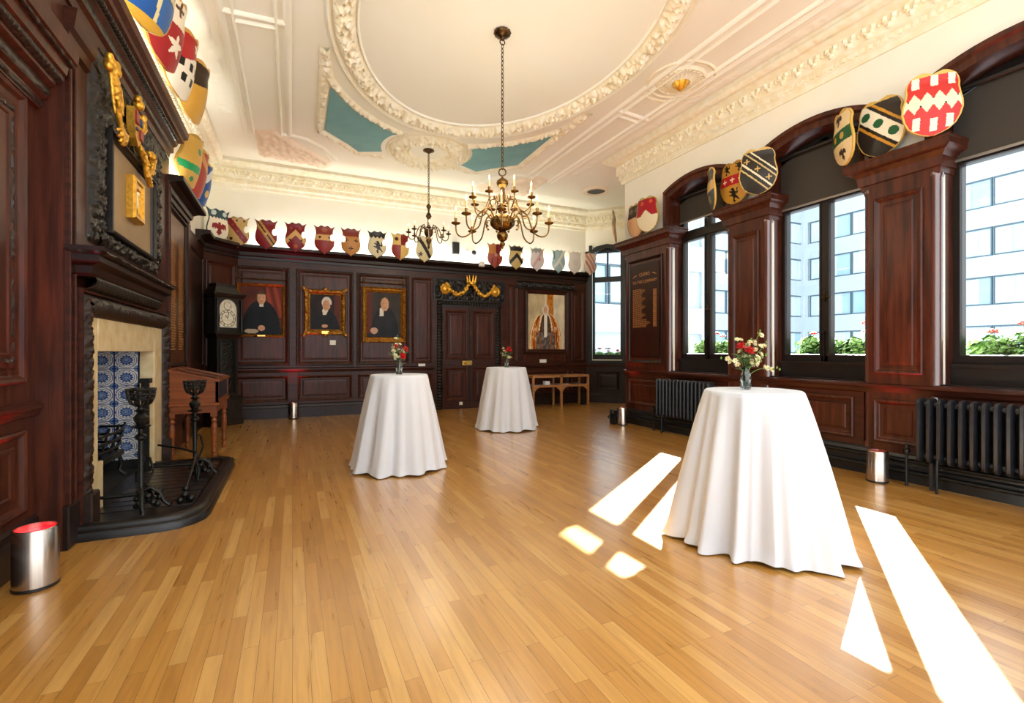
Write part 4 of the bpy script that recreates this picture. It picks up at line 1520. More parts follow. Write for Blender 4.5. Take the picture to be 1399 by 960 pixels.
def shield_color(x, y, ops, rim, w, kind, kk=1.):
    c = None
    for o in ops:
        k = o[0]
        hit = False
        if k == 'field':
            hit = True
        elif k == 'fess':
            hit = o[1] < y < o[2]
        elif k == 'pale':
            hit = o[1] < x < o[2]
        elif k == 'quarter':
            hit = (x < 0) == (y > o[1])
        elif k == 'bend':          # top left to bottom right: (offset, half width)
            d = (y - .52) + x * o[3] - o[1]
            hit = abs(d) < o[2]
        elif k == 'chev':
            d = y - (o[1] - abs(x) * .75)
            hit = 0 < d < o[2]
        elif k == 'under':         # below an inverted V
            hit = y < o[1] - abs(x) * .7
        elif k == 'zig':
            t = abs(((x * o[3]) % 1) - .5) * 2 * o[4]
            hit = o[1] + t - o[4] / 2 < y < o[2] - t + o[4] / 2
        elif k == 'wave':
            hit = y > o[1] + o[2] * math.sin(x * o[3])
        elif k == 'disc':
            hit = math.hypot(x - o[1], (y - o[2]) * kk) < o[3]
        elif k == 'rect':
            hit = abs(x - o[1]) < o[3] and abs(y - o[2]) < o[4]
        elif k == 'cross':
            dx, dy = abs(x - o[1]), abs(y - o[2]) * kk
            hit = (dx < o[3] * .22 and dy < o[3]) or (dy < o[3] * .22 and dx < o[3])
        elif k == 'star':
            dx, dy = x - o[1], (y - o[2]) * kk
            a = math.atan2(dx, dy) % (2 * PI / 5) - PI / 5
            hit = math.hypot(dx, dy) < o[3] * (.38 + .62 * (abs(a) / (PI / 5)) ** 1.3)
        elif k == 'beast':
            u, v_ = (x - o[1]) / o[3], (y - o[2]) * kk / o[3]
            if abs(u) < .6 and abs(v_) < .6:
                hit = pip(u, v_, o[4])
        if hit:
            c = o[-1]
    e = min(w - abs(x), .96 - y if y > .8 else 9)
    return rim if e < .026 else c


def rgb(h):
    return lin(h)


def shield(name, loc, n, W, H, ops, label, group, kind='ear', rim='#b9924a', nx=40, ny=48, tilt=0., bow=.05, notch=0, roll=0.):
    """loc is the bottom point; n the facing direction (x, y)"""
    nn = V((n[0], n[1], 0)).normalized()
    u = V((-nn.y, nn.x, 0))
    up = (V((0, 0, 1)) * math.cos(tilt) + nn * math.sin(tilt))
    fn_ = nn * math.cos(tilt) - V((0, 0, 1)) * math.sin(tilt)
    if roll:
        R = Matrix.Rotation(roll, 3, fn_)
        u, up = R @ u, R @ up
    ops = [tuple(lin(q) if isinstance(q, str) and q[0] == '#' else q for q in o) for o in ops]
    rc = lin(rim)
    m = M()
    A = H / W
    def xy(i, j):
        v = j / ny
        s = 2 * i / nx - 1
        x = s * shield_w(v, kind)
        y = v * (shield_top(x, kind) if v > .55 else lerp(1, shield_top(x, kind), v / .55)) if True else v
        return x, y
    th = .022
    def pos(x, y, d):
        bz = -bow * (2 * x) ** 2 + .05 * math.sin(PI * y) - (.03 * sm(.8, 1, y) * -1)
        return V(loc) + u * (x * W) + up * (y * H) + fn_ * (bz + d)
    m.c = []
    hole = lambda x, y: notch and (((x * notch - .36) / .1) ** 2 + ((y - .6) / .11) ** 2 < 1)
    back = lin('#6b5233')
    for d, front in ((0, 1), (-th, 0)):
        vs, fs = [], []
        for j in range(ny + 1):
            for i in range(nx + 1):
                x, y = xy(i, j)
                vs.append(pos(x, y, d))
        for j in range(ny):
            for i in range(nx):
                q = [xy(a, b) for a, b in ((i, j), (i + 1, j), (i + 1, j + 1), (i, j + 1))]
                x, y = sum(p[0] for p in q) / 4, sum(p[1] for p in q) / 4
                if hole(x, y):
                    continue
                fs.append((j * (nx + 1) + i, j * (nx + 1) + i + 1, (j + 1) * (nx + 1) + i + 1, (j + 1) * (nx + 1) + i))
                if front:
                    m.c.append(shield_color(x, y, ops, rc, shield_w((j + .5) / ny, kind), kind, A) or back)
                else:
                    m.c.append(back)
        m.add(vs, fs)
    # edge
    per = [(i, ny) for i in range(nx + 1)] + [(nx, j) for j in range(ny - 1, -1, -1)] + [(i, 0) for i in range(nx - 1, -1, -1)] + [(0, j) for j in range(1, ny)]
    k = len(per)
    vs = [pos(*xy(i, j), 0) for i, j in per] + [pos(*xy(i, j), -th) for i, j in per]
    m.add(vs, [(i, (i + 1) % k, k + (i + 1) % k, k + i) for i in range(k)])
    m.c += [rc] * k
    o = m.build(name, PAINT, origin=tuple(loc), smooth=.7)
    return tag(o, label, 'shield', group)


BK = 'painted shields along the back wall cornice'
RED, GLD, CRM, BLK, NVY, GRN = '#8a1f20', '#c99a4a', '#efe6d0', '#1d1a18', '#2c4a78', '#1f5c38'
backs = [
    (-1.26, 10.28, (.62, -.78), [('field', CRM), ('beast', 0, .4, .62, EAGLE, RED), ('wave', .72, .02, 50, '#2f4f57'), ('disc', -.22, .86, .1, '#c8d4d2'), ('disc', .24, .86, .1, '#c8d4d2')], 'cream shield with red eagle under a dark teal top, in the left back corner', '#3a4a44', 0, 1.06),
    (-.96, 10.56, None, [('field', '#c3a061'), ('bend', .02, .15, .95, '#7c1a1f'), ('disc', -.02, .86, .05, BLK), ('disc', .28, .86, .05, BLK), ('disc', -.26, .28, .07, BLK), ('disc', -.2, .72, .04, '#a04540'), ('disc', 0, .52, .04, '#a04540'), ('disc', .2, .33, .04, '#a04540')], 'gold shield with dark red bend and black roundels', '#8c7040', 1, 1),
    (-.47, 10.56, None, [('field', '#7e1a1e'), ('bend', .02, .17, 1, '#b98b48'), ('bend', .02, .04, 1, '#2a1a14'), ('disc', .0, .52, .06, '#caa05a')], 'dark red shield with gold bend edged in black', '#5c1517', 1, 1),
    (.06, 10.56, None, [('field', '#7e1c20'), ('chev', .56, .2, '#d5a96a'), ('disc', -.25, .4, .05, BLK), ('disc', .25, .4, .05, BLK), ('disc', 0, .2, .09, '#a8542c'), ('disc', -.2, .8, .08, '#93463a'), ('disc', .2, .8, .08, '#93463a')], 'dark red shield with gold chevron bearing black spots', '#5c1517', 1, 1),
    (.6, 10.56, None, [('field', '#8d2a26'), ('fess', .48, .68, '#dba86a'), ('disc', -.22, .58, .06, BLK), ('disc', .24, .58, .06, BLK), ('fess', .7, 1.2, '#8a3a30'), ('disc', 0, .83, .13, '#a9583f')], 'red shield crossed by a gold bar with two black spots', '#5c1a17', 1, 1),
    (1.12, 10.56, None, [('field', '#b98243'), ('fess', .7, 1.2, '#84342a'), ('cross', -.22, .56, .1, '#3b2418'), ('cross', .24, .56, .1, '#3b2418'), ('cross', 0, .28, .12, '#3b2418')], 'tan shield with red top and three dark crosses', '#6e3420', -1, 1),
    (1.66, 10.56, None, [('field', '#ddd3ad'), ('beast', .02, .42, .62, LION, '#221d18'), ('zig', .76, 1.3, 5, .08, '#2c2925')], 'cream shield with black lion under a jagged black top', '#4a4638', 1, 1),
    (2.16, 10.56, None, [('field', '#d8a035'), ('quarter', .56, '#e0bd6e'), ('rect', -.3, .25, .3, .31, '#8c2a22'), ('rect', .3, .9, .3, .34, '#7c1c1e'), ('disc', -.22, .78, .1, '#4a2a1a')], 'quartered gold and red shield left of the small chandelier', '#b08030', 1, 1),
    (2.7, 10.56, None, [('field', '#d6cb9e'), ('bend', .02, .12, 1.1, '#26211c'), ('star', -.22, .3, .15, '#3a2f22')], 'pale gold shield with black bend and star behind the small chandelier', '#b6a870', 0, 1),
    (4.42, 10.56, None, [('field', '#9a4034'), ('rect', -.3, .86, .3, .3, '#b9773a'), ('rect', .3, .9, .3, .34, '#6c1420'), ('disc', 0, .52, .1, '#b98a76'), ('rect', -.2, .2, .06, .2, '#6c1f1f'), ('rect', .14, .25, .05, .16, '#6c1f1f')], 'red and tan quartered shield right of the white wall sensor', '#a8703c', 1, 1),
    (4.98, 10.56, None, [('field', '#c9ae70'), ('chev', .5, .19, '#1b1816'), ('fess', .76, 1.3, '#221e1b')], 'gold shield with bold black chevron and black top', '#8c7848', 1, 1),
    (5.56, 10.56, None, [('field', '#dcd2d2'), ('zig', .78, 1.3, 4, .1, '#9aa098'), ('bend', .0, .1, -1.1, '#d2a9a4'), ('disc', .1, .5, .09, '#c9867e')], 'pale pink and grey shield with scalloped grey top', '#b8b4a4', 0, 1),
    (6.18, 10.56, None, [('field', '#a9c6cc'), ('bend', .05, .1, -1., '#e2e6e0'), ('chev', .42, .12, '#dfe5e2'), ('rect', -.38, .78, .08, .2, '#6a8890')], 'pale blue shield with white chevron', '#93a9a8', 0, 1),
    (6.66, 10.56, None, [('field', '#e6e2e0'), ('disc', 0, .5, .2, '#dcd9da')], 'plain white shield second from the right end', '#cfc4a4', 0, 1),
    (7.12, 10.52, None, [('field', '#e4d5cc'), ('bend', .0, .1, 1., '#c98f80'), ('bend', .3, .08, 1., '#c98f80'), ('bend', -.3, .08, 1., '#b9786a')], 'white shield with faded red bends at the right end', '#c9b49c', 1, 1),
]
for x, y, n, ops, lab, rim, nt_, s_ in backs:
    shield('shield', (x, y, 3.36), n or (.0, -1), .41 * s_, .6 * s_, ops, lab, BK, rim=rim, notch=nt_, tilt=.06)

PB = 'painted shields on the window piers'
WS, HS = .47, .6
xp = XR - .1
piers = [
    (1, (-.76, .65), 7.5, [('field', '#3a2c22'), ('fess', .0, .5, '#c9a070')], 'thin edge-on shield at the far corner of the lettered pier', '#8c6a44'),
    (1, (-1, .05), 7.0, [('field', '#d8ab80'), ('fess', .58, 1.3, '#3a2a20'), ('disc', -.16, .8, .1, '#6a5638'), ('disc', .16, .8, .1, '#6a5638')], 'peach shield with dark top on the lettered pier', '#b08a44'),
    (1, (-.97, -.22), 6.58, [('field', '#d9d0b0'), ('fess', .45, 1.3, '#9c1824'), ('under', .62, '#d9d0b0'), ('disc', -.18, .82, .07, '#c05a3a'), ('disc', .2, .84, .07, '#c05a3a')], 'red and cream shield on the lettered pier', '#a89a58'),
    (2, (-.8, .6), 5.16, [('field', '#34454c'), ('fess', .42, .66, '#d2b276'), ('disc', 0, .25, .13, '#3f7d94'), ('beast', 0, .24, .3, LION, '#c9a24a'), ('disc', 0, .84, .1, '#6a6a52')], 'narrow slate blue shield with gold bar, on the far corner of the middle pier', '#c9a24a'),
    (2, (-1, -.05), 4.84, [('field', '#bd8c35'), ('beast', -.22, .84, .32, LION, '#17120e'), ('beast', .2, .86, .32, LION, '#17120e'), ('fess', .45, .68, '#b01c26'), ('cross', -.28, .56, .08, '#efe2c0'), ('cross', 0, .57, .08, '#efe2c0'), ('cross', .28, .56, .08, '#efe2c0'), ('beast', 0, .22, .42, LION, '#17120e')], 'gold shield with black lions and red bar, in the centre of the middle pier', '#9c7428'),
    (2, (-.86, -.5), 4.4, [('field', '#2c2823'), ('bend', .28, .02, .75, '#e6dcbc'), ('bend', .16, .02, .75, '#c9b37a'), ('bend', -.12, .025, .75, '#e6dcbc'), ('bend', -.26, .02, .75, '#c9b37a'), ('cross', -.28, .74, .08, '#c9a860'), ('cross', 0, .54, .08, '#c9a860'), ('cross', .28, .33, .08, '#c9a860')], 'black shield with slanting cream bands, on the near corner of the middle pier', '#c9a860'),
    (3, (-.8, .6), 3.3, [('field', '#e6d2a4'), ('wave', 9, 0, 1, '#e6d2a4'), ('fess', .4, .64, '#0f5a34'), ('disc', -.2, .52, .08, '#c9a24a'), ('disc', .14, .52, .08, '#c9a24a'), ('beast', -.05, .82, .3, EAGLE, '#2a1812'), ('beast', .05, .18, .3, EAGLE, '#2a1812')], 'narrow cream shield with green bar and dark birds, on the near pier', '#c9a24a'),
    (3, (-1, -.02), 2.98, [('field', '#2e2822'), ('bend', .04, .3, .75, '#c9912f'), ('bend', .04, .24, .75, '#241c16'), ('bend', .04, .17, .75, '#f0ead2'), ('disc', -.28, .75, .1, '#1d5a30'), ('disc', 0, .56, .1, '#1d5a30'), ('disc', .28, .36, .1, '#1d5a30')], 'black shield with white band of green roundels, in the centre of the near pier', '#d0ab5a'),
    (3, (-.8, -.62), 2.5, [('field', '#c5302a'), ('zig', .42, .62, 5, .12, '#ece2bc'), ('rect', -.28, .86, .06, .1, '#f2ead0'), ('rect', .02, .87, .06, .1, '#f2ead0'), ('rect', .3, .86, .06, .1, '#f2ead0'), ('rect', -.26, .2, .06, .1, '#f2ead0'), ('rect', .02, .16, .06, .1, '#f2ead0'), ('rect', .28, .2, .06, .1, '#f2ead0')] + [('disc', -.4 + .2 * i, .52 + .05 * (-1) ** i, .014, '#2a1c14') for i in range(5)], 'red shield with white zigzag band and white billets, on the near pier', '#dbb45c'),
]
for pk, n, y, ops, lab, rim in piers:
    shield('shield', (XR - (.19 if abs(n[1]) > .15 else .1), y, 3.465), n, WS, HS, ops, lab, PB, kind='pier', rim=rim, nx=64, ny=76, tilt=.05, bow=.04)

LG = 'painted shields above the fireplace wall'
lefts = [
    (-1.16, 5.12, 4.18, (.9, -.43), [('field', '#1f56a0'), ('pale', .04, .1, '#e6d8a0'), ('fess', .46, .53, '#e6d8a0'), ('rect', .32, .2, .22, .22, '#2a66b0'), ('beast', -.22, .76, .36, EAGLE, '#d9c070'), ('disc', .3, .8, .1, '#d9c070'), ('fess', 0, .12, '#d9a93a')], 'blue and gold quartered shield, nearest on the chimney breast cornice', '#d9a93a', .74, .86),
    (-1.14, 5.78, 4.18, (.96, -.28), [('field', '#a32328'), ('fess', .6, 1.3, '#efe6d0'), ('star', 0, .34, .2, '#f2ecd8'), ('cross', 0, .84, .12, '#5a3a22')], 'red shield with white star, second on the chimney breast cornice', '#c99a4a', .6, .74),
    (-1.13, 6.38, 4.18, (.96, -.28), [('field', '#f0ead8'), ('wave', .62, .06, 7, '#b2282a'), ('star', .18, .84, .13, '#f2ecd8'), ('rect', -.24, .5, .06, .06, BLK), ('rect', .0, .5, .06, .06, BLK), ('rect', .22, .5, .06, .06, BLK), ('rect', -.12, .3, .06, .06, BLK), ('rect', .12, .3, .06, .06, BLK)], 'white shield with black squares and red top, third on the chimney breast cornice', '#c99a4a', .6, .74),
    (-1.1, 6.98, 4.18, (.96, -.28), [('field', '#d2a040'), ('wave', .62, .05, 6, '#3a2a1c')], 'gold shield with dark brown top, farthest on the chimney breast cornice', '#c99a4a', .6, .74),
    (-1.26, 7.72, 3.585, (.97, -.24), [('field', '#cfa44c'), ('fess', .3, .44, '#1f9a5a'), ('disc', 0, .72, .08, '#3a8a5a'), ('disc', -.1, .16, .06, '#3a8a5a')], 'gold shield with green bar above the honours board', '#b08a3a', .58, .7),
    (-1.26, 8.2, 3.585, (.97, -.24), [('field', '#a83a2c'), ('bend', .2, .1, .8, '#c9904a')], 'red shield above the honours board', '#c9a04a', .58, .7),
    (-1.26, 8.62, 3.585, (.97, -.24), [('field', '#1f4f9a'), ('bend', .2, .09, -.8, '#d9e0e4'), ('disc', 0, .3, .1, '#d0b060')], 'blue shield with white band above the far end of the honours board', '#c9a04a', .56, .66),
]
for x, y, z, n, ops, lab, rim, w, h in lefts:
    shield('shield', (x, y, z), n, w, h, ops, lab, LG, kind='pier', rim=rim, nx=56, ny=66, tilt=.16, bow=.14)

# ---------------------------------------------------------------- portraits
def face(x, y, cx, cy, r, skin, hair, bald=False):
    dx, dy = (x - cx) / r, (y - cy) / (r * 1.28)
    d = math.hypot(dx, dy)
    c = None
    if math.hypot(dx / 1.12, (dy - .12) / 1.08) < 1 and (dy > .3 or abs(dx) > .82) and not (bald and dy > .2 and abs(dx) < .6):
        c = hair
    if d < 1 and (bald or dy < .62):
        k = .8 + .3 * (.5 + dx * .4)
        c = tuple(q * k for q in skin)
        if abs(abs(dx) - .38) < .14 and abs(dy - .1) < .07:
            c = tuple(q * .3 for q in skin)
        if abs(dx) < .09 and -.28 < dy < .12:
            c = tuple(q * 1.12 for q in skin)
        if abs(dx) < .28 and abs(dy + .5) < .06:
            c = (skin[0] * .7, skin[1] * .4, skin[2] * .4)
    return c


def portrait(kind):
    SK = lin('#cf9f7c')
    def f(x, y):
        n_ = noise.noise(V((x * 4, y * 4, kind * 7.)))
        if kind == 1:      # dark gown, red drape behind
            b = lin('#5a2a1c')
            b = tuple(q * (1 + .4 * n_) for q in b)
            if x > .62 and y > .35:
                b = tuple(q * (1.1 + .5 * math.sin(x * 30 + y * 8)) for q in lin('#7a3322'))
            if y < 1.02 - .0 and math.hypot((x - .5) / .46, (y - .1) / .62) < 1 or y < .12:
                b = tuple(q * (1 + .5 * n_) for q in lin('#16191c'))
            if math.hypot((x - .5) / .09, (y - .13) / .06) < 1:
                b = SK
            if math.hypot((x - .26) / .17, (y - .06) / .05) < 1:
                b = lin('#b5a58c')
            if abs(x - .5) < .05 and .58 < y < .72:
                b = lin('#d8d2c4')
            return face(x, y, .5, .76, .105, SK, lin('#54402e')) or b
        if kind == 2:      # white haired sitter in black
            b = tuple(q * (1 + .4 * n_) for q in lin('#2a211c'))
            if x > .8:
                b = lin('#5a2a20')
            if math.hypot((x - .5) / .46, (y - .05) / .52) < 1 or y < .1:
                b = tuple(q * (1 + .5 * n_) for q in lin('#1c1c20'))
            if abs(x - .5 - (y - .55) * .2) < .09 * (1.1 - abs(y - .55) * 4) and .42 < y < .66:
                b = lin('#e2dccb')
            if math.hypot((x - .48) / .1, (y - .1) / .05) < 1:
                b = SK
            dx, dy = (x - .55) / .155, (y - .74) / .19
            if math.hypot(dx, dy) < 1.12 and (dy > -.1):
                b = lin('#d9d2c2')
            return face(x, y, .54, .7, .12, SK, lin('#d9d2c2'), True) or b
        b = tuple(q * (1 + .4 * n_) for q in lin('#3a332c'))   # balding sitter in a dark coat
        if x < .14:
            b = lin('#5c2a20')
        if math.hypot((x - .52) / .42, (y - .02) / .68) < 1 or y < .08:
            b = tuple(q * (1 + .5 * n_) for q in lin('#24252a'))
        if abs(x - .43 - (y - .6) * .1) < .06 and .48 < y < .66:
            b = lin('#e4dfd2')
        if math.hypot((x - .2) / .11, (y - .14) / .07) < 1:
            b = lin('#c9a08c')
        return face(x, y, .52, .74, .118, SK, lin('#6a5a4c'), True) or b
    return f


def robed(x, y):
    n_ = noise.noise(V((x * 6, y * 5, 3.)))
    f_ = noise.noise(V((x * 17, y * 12, 8.)))
    b = lin('#c9b892') if x < .45 else lin('#e6dcc0')
    b = tuple(q * (.92 + .3 * n_ + .12 * f_) for q in b)
    if .5 < x < .68 and y > .6 + .1 * f_:
        b = lin('#c9822f') if f_ > -.2 else lin('#a8641f')
    cx = .47
    half = interp([(0, .44), (.3, .42), (.5, .33), (.6, .24), (.66, .1)], y)
    if abs(x - cx) < half and y < .66:
        d = abs(x - cx)
        b = lin('#4a3c36') if f_ > -.1 else lin('#6b4a34')
        if d > half * .45:
            b = lin('#c9752c') if f_ > -.15 else lin('#e0b478')
        if abs(d - half * .45) < .018 or abs(d - half * .93) < .014:
            b = lin('#f0dcae')
        if abs(d - half * .72) < .012 + .01 * n_:
            b = lin('#5a2f18')
        if y < .3 and d < half * .6:
            b = lin('#56504c') if f_ > 0 else lin('#7e766c')
        if y < .34 and abs(d - .12 - .2 * y) < .016:
            b = lin('#a4512a')
        if d < .045 - .03 * abs(y - .5) and .22 < y:
            b = lin('#efeae0')
    for hx, hy in ((.2, .36), (.74, .38)):
        if math.hypot((x - hx) / .045, (y - hy) / .035) < 1:
            b = lin('#d9b08e')
    if math.hypot((x - cx) / .095, (y - .72) / .105) < 1 and y > .6:
        b = lin('#ded6c6') if f_ > -.2 else lin('#c2b8a6')
    c = face(x, y, cx, .72, .055, lin('#d8ac8c'), lin('#e8e2d4'), True) if y < .8 else None
    return c or b


def painting(F, a0, a1, b0, b1, c, fw, fmat, fn, label, rail=False, carved=False, name='portrait_painting', plate=False, nx=60, ny=76):
    e = empty(name, F.P((a0 + a1) / 2, b0, c), label, 'painting')
    m = M()
    if carved:
        m.rings(F, a0, a1, b0, b1, [(0, c), (0, c + .03), (fw * .2, c + .06), (fw * .5, c + .05), (fw * .8, c + .025), (fw, c + .015)], False)
        for P0, du, dv, L in ((F.P(a0, b0, c + .03), F.u, F.v, a1 - a0), (F.P(a0, b1, c + .03), F.u, -F.v, a1 - a0), (F.P(a0, b0, c + .03), F.v, F.u, b1 - b0), (F.P(a1, b0, c + .03), F.v, -F.u, b1 - b0)):
            carve(m, P0, du, dv, F.n, L, fw * .75, .05, .014, 'leaf', .06)
        for a, b in ((a0, b0), (a1, b0), (a0, b1), (a1, b1), ((a0 + a1) / 2, b0), ((a0 + a1) / 2, b1)):
            m.ball(F.P(a, b, c + .035), .05, 10, 0, (1, .6, 1))
    else:
        m.rings(F, a0, a1, b0, b1, [(0, c), (0, c + .05), (fw * .15, c + .065), (fw * .35, c + .05), (fw * .5, c + .055), (fw * .85, c + .025), (fw * .9, c + .03), (fw, c + .015)], False)
    m.build('frame', fmat, e)
    m = M()
    A0, A1, B0, B1 = a0 + fw, a1 - fw, b0 + fw, b1 - fw
    m.grid(lambda i, j: F.P(lerp(A0, A1, i / nx), lerp(B0, B1, j / ny), c + .016), nx + 1, ny + 1)
    m.c = [fn((i + .5) / nx, (j + .5) / ny) for j in range(ny) for i in range(nx)]
    m.build('canvas', OIL, e)
    if plate:
        M().fbox(F, (a0 + a1) / 2 - .07, (a0 + a1) / 2 + .07, b0 + fw * .2, b0 + fw * .7, c + .03, c + .066).build('name_plate', BRASSP, e)
    if rail:
        m = M().tube([F.P(a0 - .02, b1 + .09, c + .05), F.P(a1 + .02, b1 + .09, c + .05)], .014, 8)
        for a in (a0 + .05, a1 - .05):
            m.tube([F.P(a, b1 + .09, c + .05), F.P(a, 3.06, c + .03)], .007, 6)
        m.build('hanging_rail', BRASSD, e)
    return e


CB = .05
painting(FB, -.99, -.14, 1.65, 2.72, CB, .06, GOLDF, portrait(1), 'gilt framed portrait of a dark gowned man before a red drape, beside the clock', rail=True, plate=True)
painting(FB, .22, 1.04, 1.71, 2.67, CB, .115, GOLDF, portrait(2), 'ornate gilt framed portrait of a white haired sitter in black', carved=True, plate=True)
painting(FB, 1.37, 2.33, 1.56, 2.78, CB, .12, GOLDF, portrait(3), 'gilt framed portrait of a balding sitter in a dark coat, third from the clock', rail=True)
painting(FB, 5.33, 6.6, 1.32, 2.93, CB, .1, WOODH, robed, 'dark framed painting of a robed figure in orange and white above the oak table', name='robed_figure_painting', nx=70, ny=92)
m = M()
carve(m, FB.P(5.1, 2.98, .05), (1, 0, 0), (0, 0, 1), (0, -1, 0), 1.7, .16, .05, .015, 'scroll', .14)
m.sweep([(5.02, YB - .05), (6.9, YB - .05)], [(0, 2.95), (.03, 2.96), (.03, 2.98), (0, 2.99)], side=-1)
tag(m.build('carved_pelmet', EBON, smooth=1.), 'dark carved pelmet above the painting of the robed figure', 'carving')
for a0, b0, w, h, nm, lab in ((.72, 1.5, .12, .1, 'wall_label', 'small cream label under the white haired portrait'), (2.62, 1.0, .16, .08, 'wall_socket', 'white wall socket right of the middle white table'), (5.76, 1.07, .2, .09, 'wall_label', 'small cream label under the painting of the robed figure')):
    m = M().fbox(FB, a0, a0 + w, b0, b0 + h, .045, .066, ch=.003)
    m.fbox(FB, a0 + w * .2, a0 + w * .8, b0 + h * .3, b0 + h * .7, .06, .068)
    tag(m.build(nm, WHITEP), lab, 'label' if nm == 'wall_label' else 'socket')

# ---------------------------------------------------------------- double door and overdoor
dr = struct(empty('door_1', (3.87, YB - .04, 0)), 'dark double door of four panels in a carved frame', 'door')
for k, (a0, a1) in enumerate(((3.2, 3.86), (3.88, 4.54))):
    m = M().fbox(FB, a0, a1, .01, 2.42, .0, .05)
    lf = m.build('leaf', WOODH, dr)
    panel(lf, FB, a0 + .07, a1 - .07, 1.18, 2.33, .05, WOOD, name='leaf_panel')
    panel(lf, FB, a0 + .07, a1 - .07, .2, .98, .05, WOOD, name='leaf_panel')
    for z in (.45, 1.2, 2.05):
        M().fbox(FB, (a0 - .01) if k == 0 else a1 - .02, (a0 + .02) if k == 0 else a1 + .01, z, z + .16, .05, .062).build('hinge', BLKM, lf)
m = M().fbox(FB, 3.855, 3.885, .01, 2.42, .04, .066)
m.build('meeting_bead', DARK, dr)
m = M().fbox(FB, 3.66, 3.92, 1.03, 1.14, .05, .085, ch=.006)
m.ball(FB.P(3.75, 1.085, .115), .028, 10)
m.ball(FB.P(3.87, 1.085, .1), .014, 8)
m.build('lock', BRASSP, dr, smooth=.6)
m = M().fbox(FB, 3.875, 3.9, 1.75, 1.98, .05, .08)
m.build('bolt', BRASSD, dr)
m = M()
for (P0, du, dv, L) in ((FB.P(3.06, 0, .04), (0, 0, 1), (1, 0, 0), 2.56), (FB.P(4.55, 0, .04), (0, 0, 1), (1, 0, 0), 2.56), (FB.P(3.06, 2.43, .04), (1, 0, 0), (0, 0, 1), 1.63)):
    carve(m, P0, du, dv, (0, -1, 0), L, .13, .05, .014, 'bead', .07)
m.fbox(FB, 3.18, 4.56, 2.42, 2.46, .0, .07)
m.build('architrave', EBON, dr, smooth=1.)
od = empty('overdoor_carving', (3.87, YB - .05, 2.56), 'black carved panel with gilded crown and swags over the door', 'carving')
m = M()
carve(m, FB.P(3.02, 2.57, .05), (1, 0, 0), (0, 0, 1), (0, -1, 0), 1.72, .5, .07, .014, 'scroll', .2)
m.fbox(FB, 2.98, 4.78, 2.55, 3.1, .03, .06)
m.build('panel', EBON, od, smooth=1.)
m = M()
rs = random.Random(2)
for sx in (-1, 1):
    for i in range(22):
        t = i / 21
        a = 3.87 + sx * lerp(.04, .6, t)
        z = 2.98 - .3 * math.sin(PI * min(1, t * 1.25) * .72) + .06 * t * t + (.12 * sm(.8, 1, t))
        for _ in range(3):
            m.ball(FB.P(a + rs.uniform(-.02, .02), z + rs.uniform(-.025, .025), .13 + rs.uniform(0, .03)), rs.uniform(.026, .044), 8)
m.build('swag', GOLD, od, smooth=4)
for sx in (-1, 1):
    m = M()
    o_ = FB.P(3.87 + sx * .63, 2.82, .12)
    R = Matrix.Rotation(PI / 2, 3, 'X')
    m.lathe([(.125, 0), (.125, .02), (.09, .045), (.07, .035), (.04, .055), (0, .06)], 24, o_, mat=R, lobes=9, la=.08)
    m.build('rosette', GOLD, od, smooth=.8)
m = M()
m.lathe([(.0, 0), (.1, 0), (.11, .03), (.1, .06), (0, .06)], 16, FB.P(3.87, 2.95, .17))
for i in range(8):
    t = 2 * PI * i / 8
    b = FB.P(3.87 + .09 * math.cos(t), 3.0, .17 - .09 * math.sin(t))
    m.tube([b, b + V((.03 * math.cos(t), .03 * math.sin(t), .16))], [.03, .008], 6)
m.build('crown', GOLD, od, smooth=.7)
m = M().fbox(FB, 3.6, 3.68, .09, .16, .05, .075, ch=.004)
tag(m.build('door_stop', WHITEP), 'small white fitting low on the left door leaf', 'door stop')
# small fittings on the wall above the cornice
m = M().fbox(FB, 3.44, 3.6, 3.66, 3.95, 0, .09, ch=.012)
tag(m.build('speaker', BLKP), 'small dark speaker on the wall above the door', 'speaker')
m = M().ball(FB.P(3.98, 3.74, .04), .06, 14, 0, (1, .7, 1))
m.fbox(FB, 3.96, 4.0, 3.7, 3.78, 0, .02)
tag(m.build('wall_sensor', BLKP, smooth=.8), 'round black sensor on the wall above the door', 'sensor')
m = M().fbox(FB, 3.78, 3.86, 3.68, 3.78, 0, .05, ch=.01)
tag(m.build('wall_switch', WHITEP), 'white box beside the black sensor above the door', 'switch')
m = M().fbox(FB, 4.02, 4.16, 3.38, 3.5, .22, .3, ch=.015)
m.tube([FB.P(4.09, 3.48, .24), FB.P(4.09, 3.56, .24)], .015, 8)
tag(m.build('camera_unit', WHITEP, smooth=.8), 'white sensor unit on the cornice above the door', 'sensor')

# ---------------------------------------------------------------- oak table with pamphlets
bt = empty('oak_table', (6.08, 10.42, 0), 'light oak console table under the painting of the robed figure', 'table')
X0, X1, Ya, Yb_ = 5.26, 6.88, 10.2, 10.66
m = M()
m.rings(Fr((0, 0, 0), (1, 0, 0), (0, 0, 1), (0, 1, 0)), X0, X1, Ya, Yb_, [(0, .72), (0, .775), (.045, .775), (.05, .745)], False)
m.box((6.04, Ya, .725), (6.1, Yb_, .772))
m.build('top_frame', LOAK, bt)
for a, b in ((X0 + .04, 6.04), (6.1, X1 - .04)):
    M().box((a, Ya + .04, .755), (b, Yb_ - .04, .762)).build('glass_top', GLASS, bt)
M().box((X0 + .02, Ya + .02, .5), (X1 - .02, Yb_ - .02, .525)).build('shelf', mat('grey blue shelf lining', '#59687c', .7), bt)
m = M()
for y in (Ya + .005, Yb_ - .035):
    m.box((X0 + .03, y, .485), (X1 - .03, y + .03, .54))
m.build('shelf_rail', LOAK, bt)
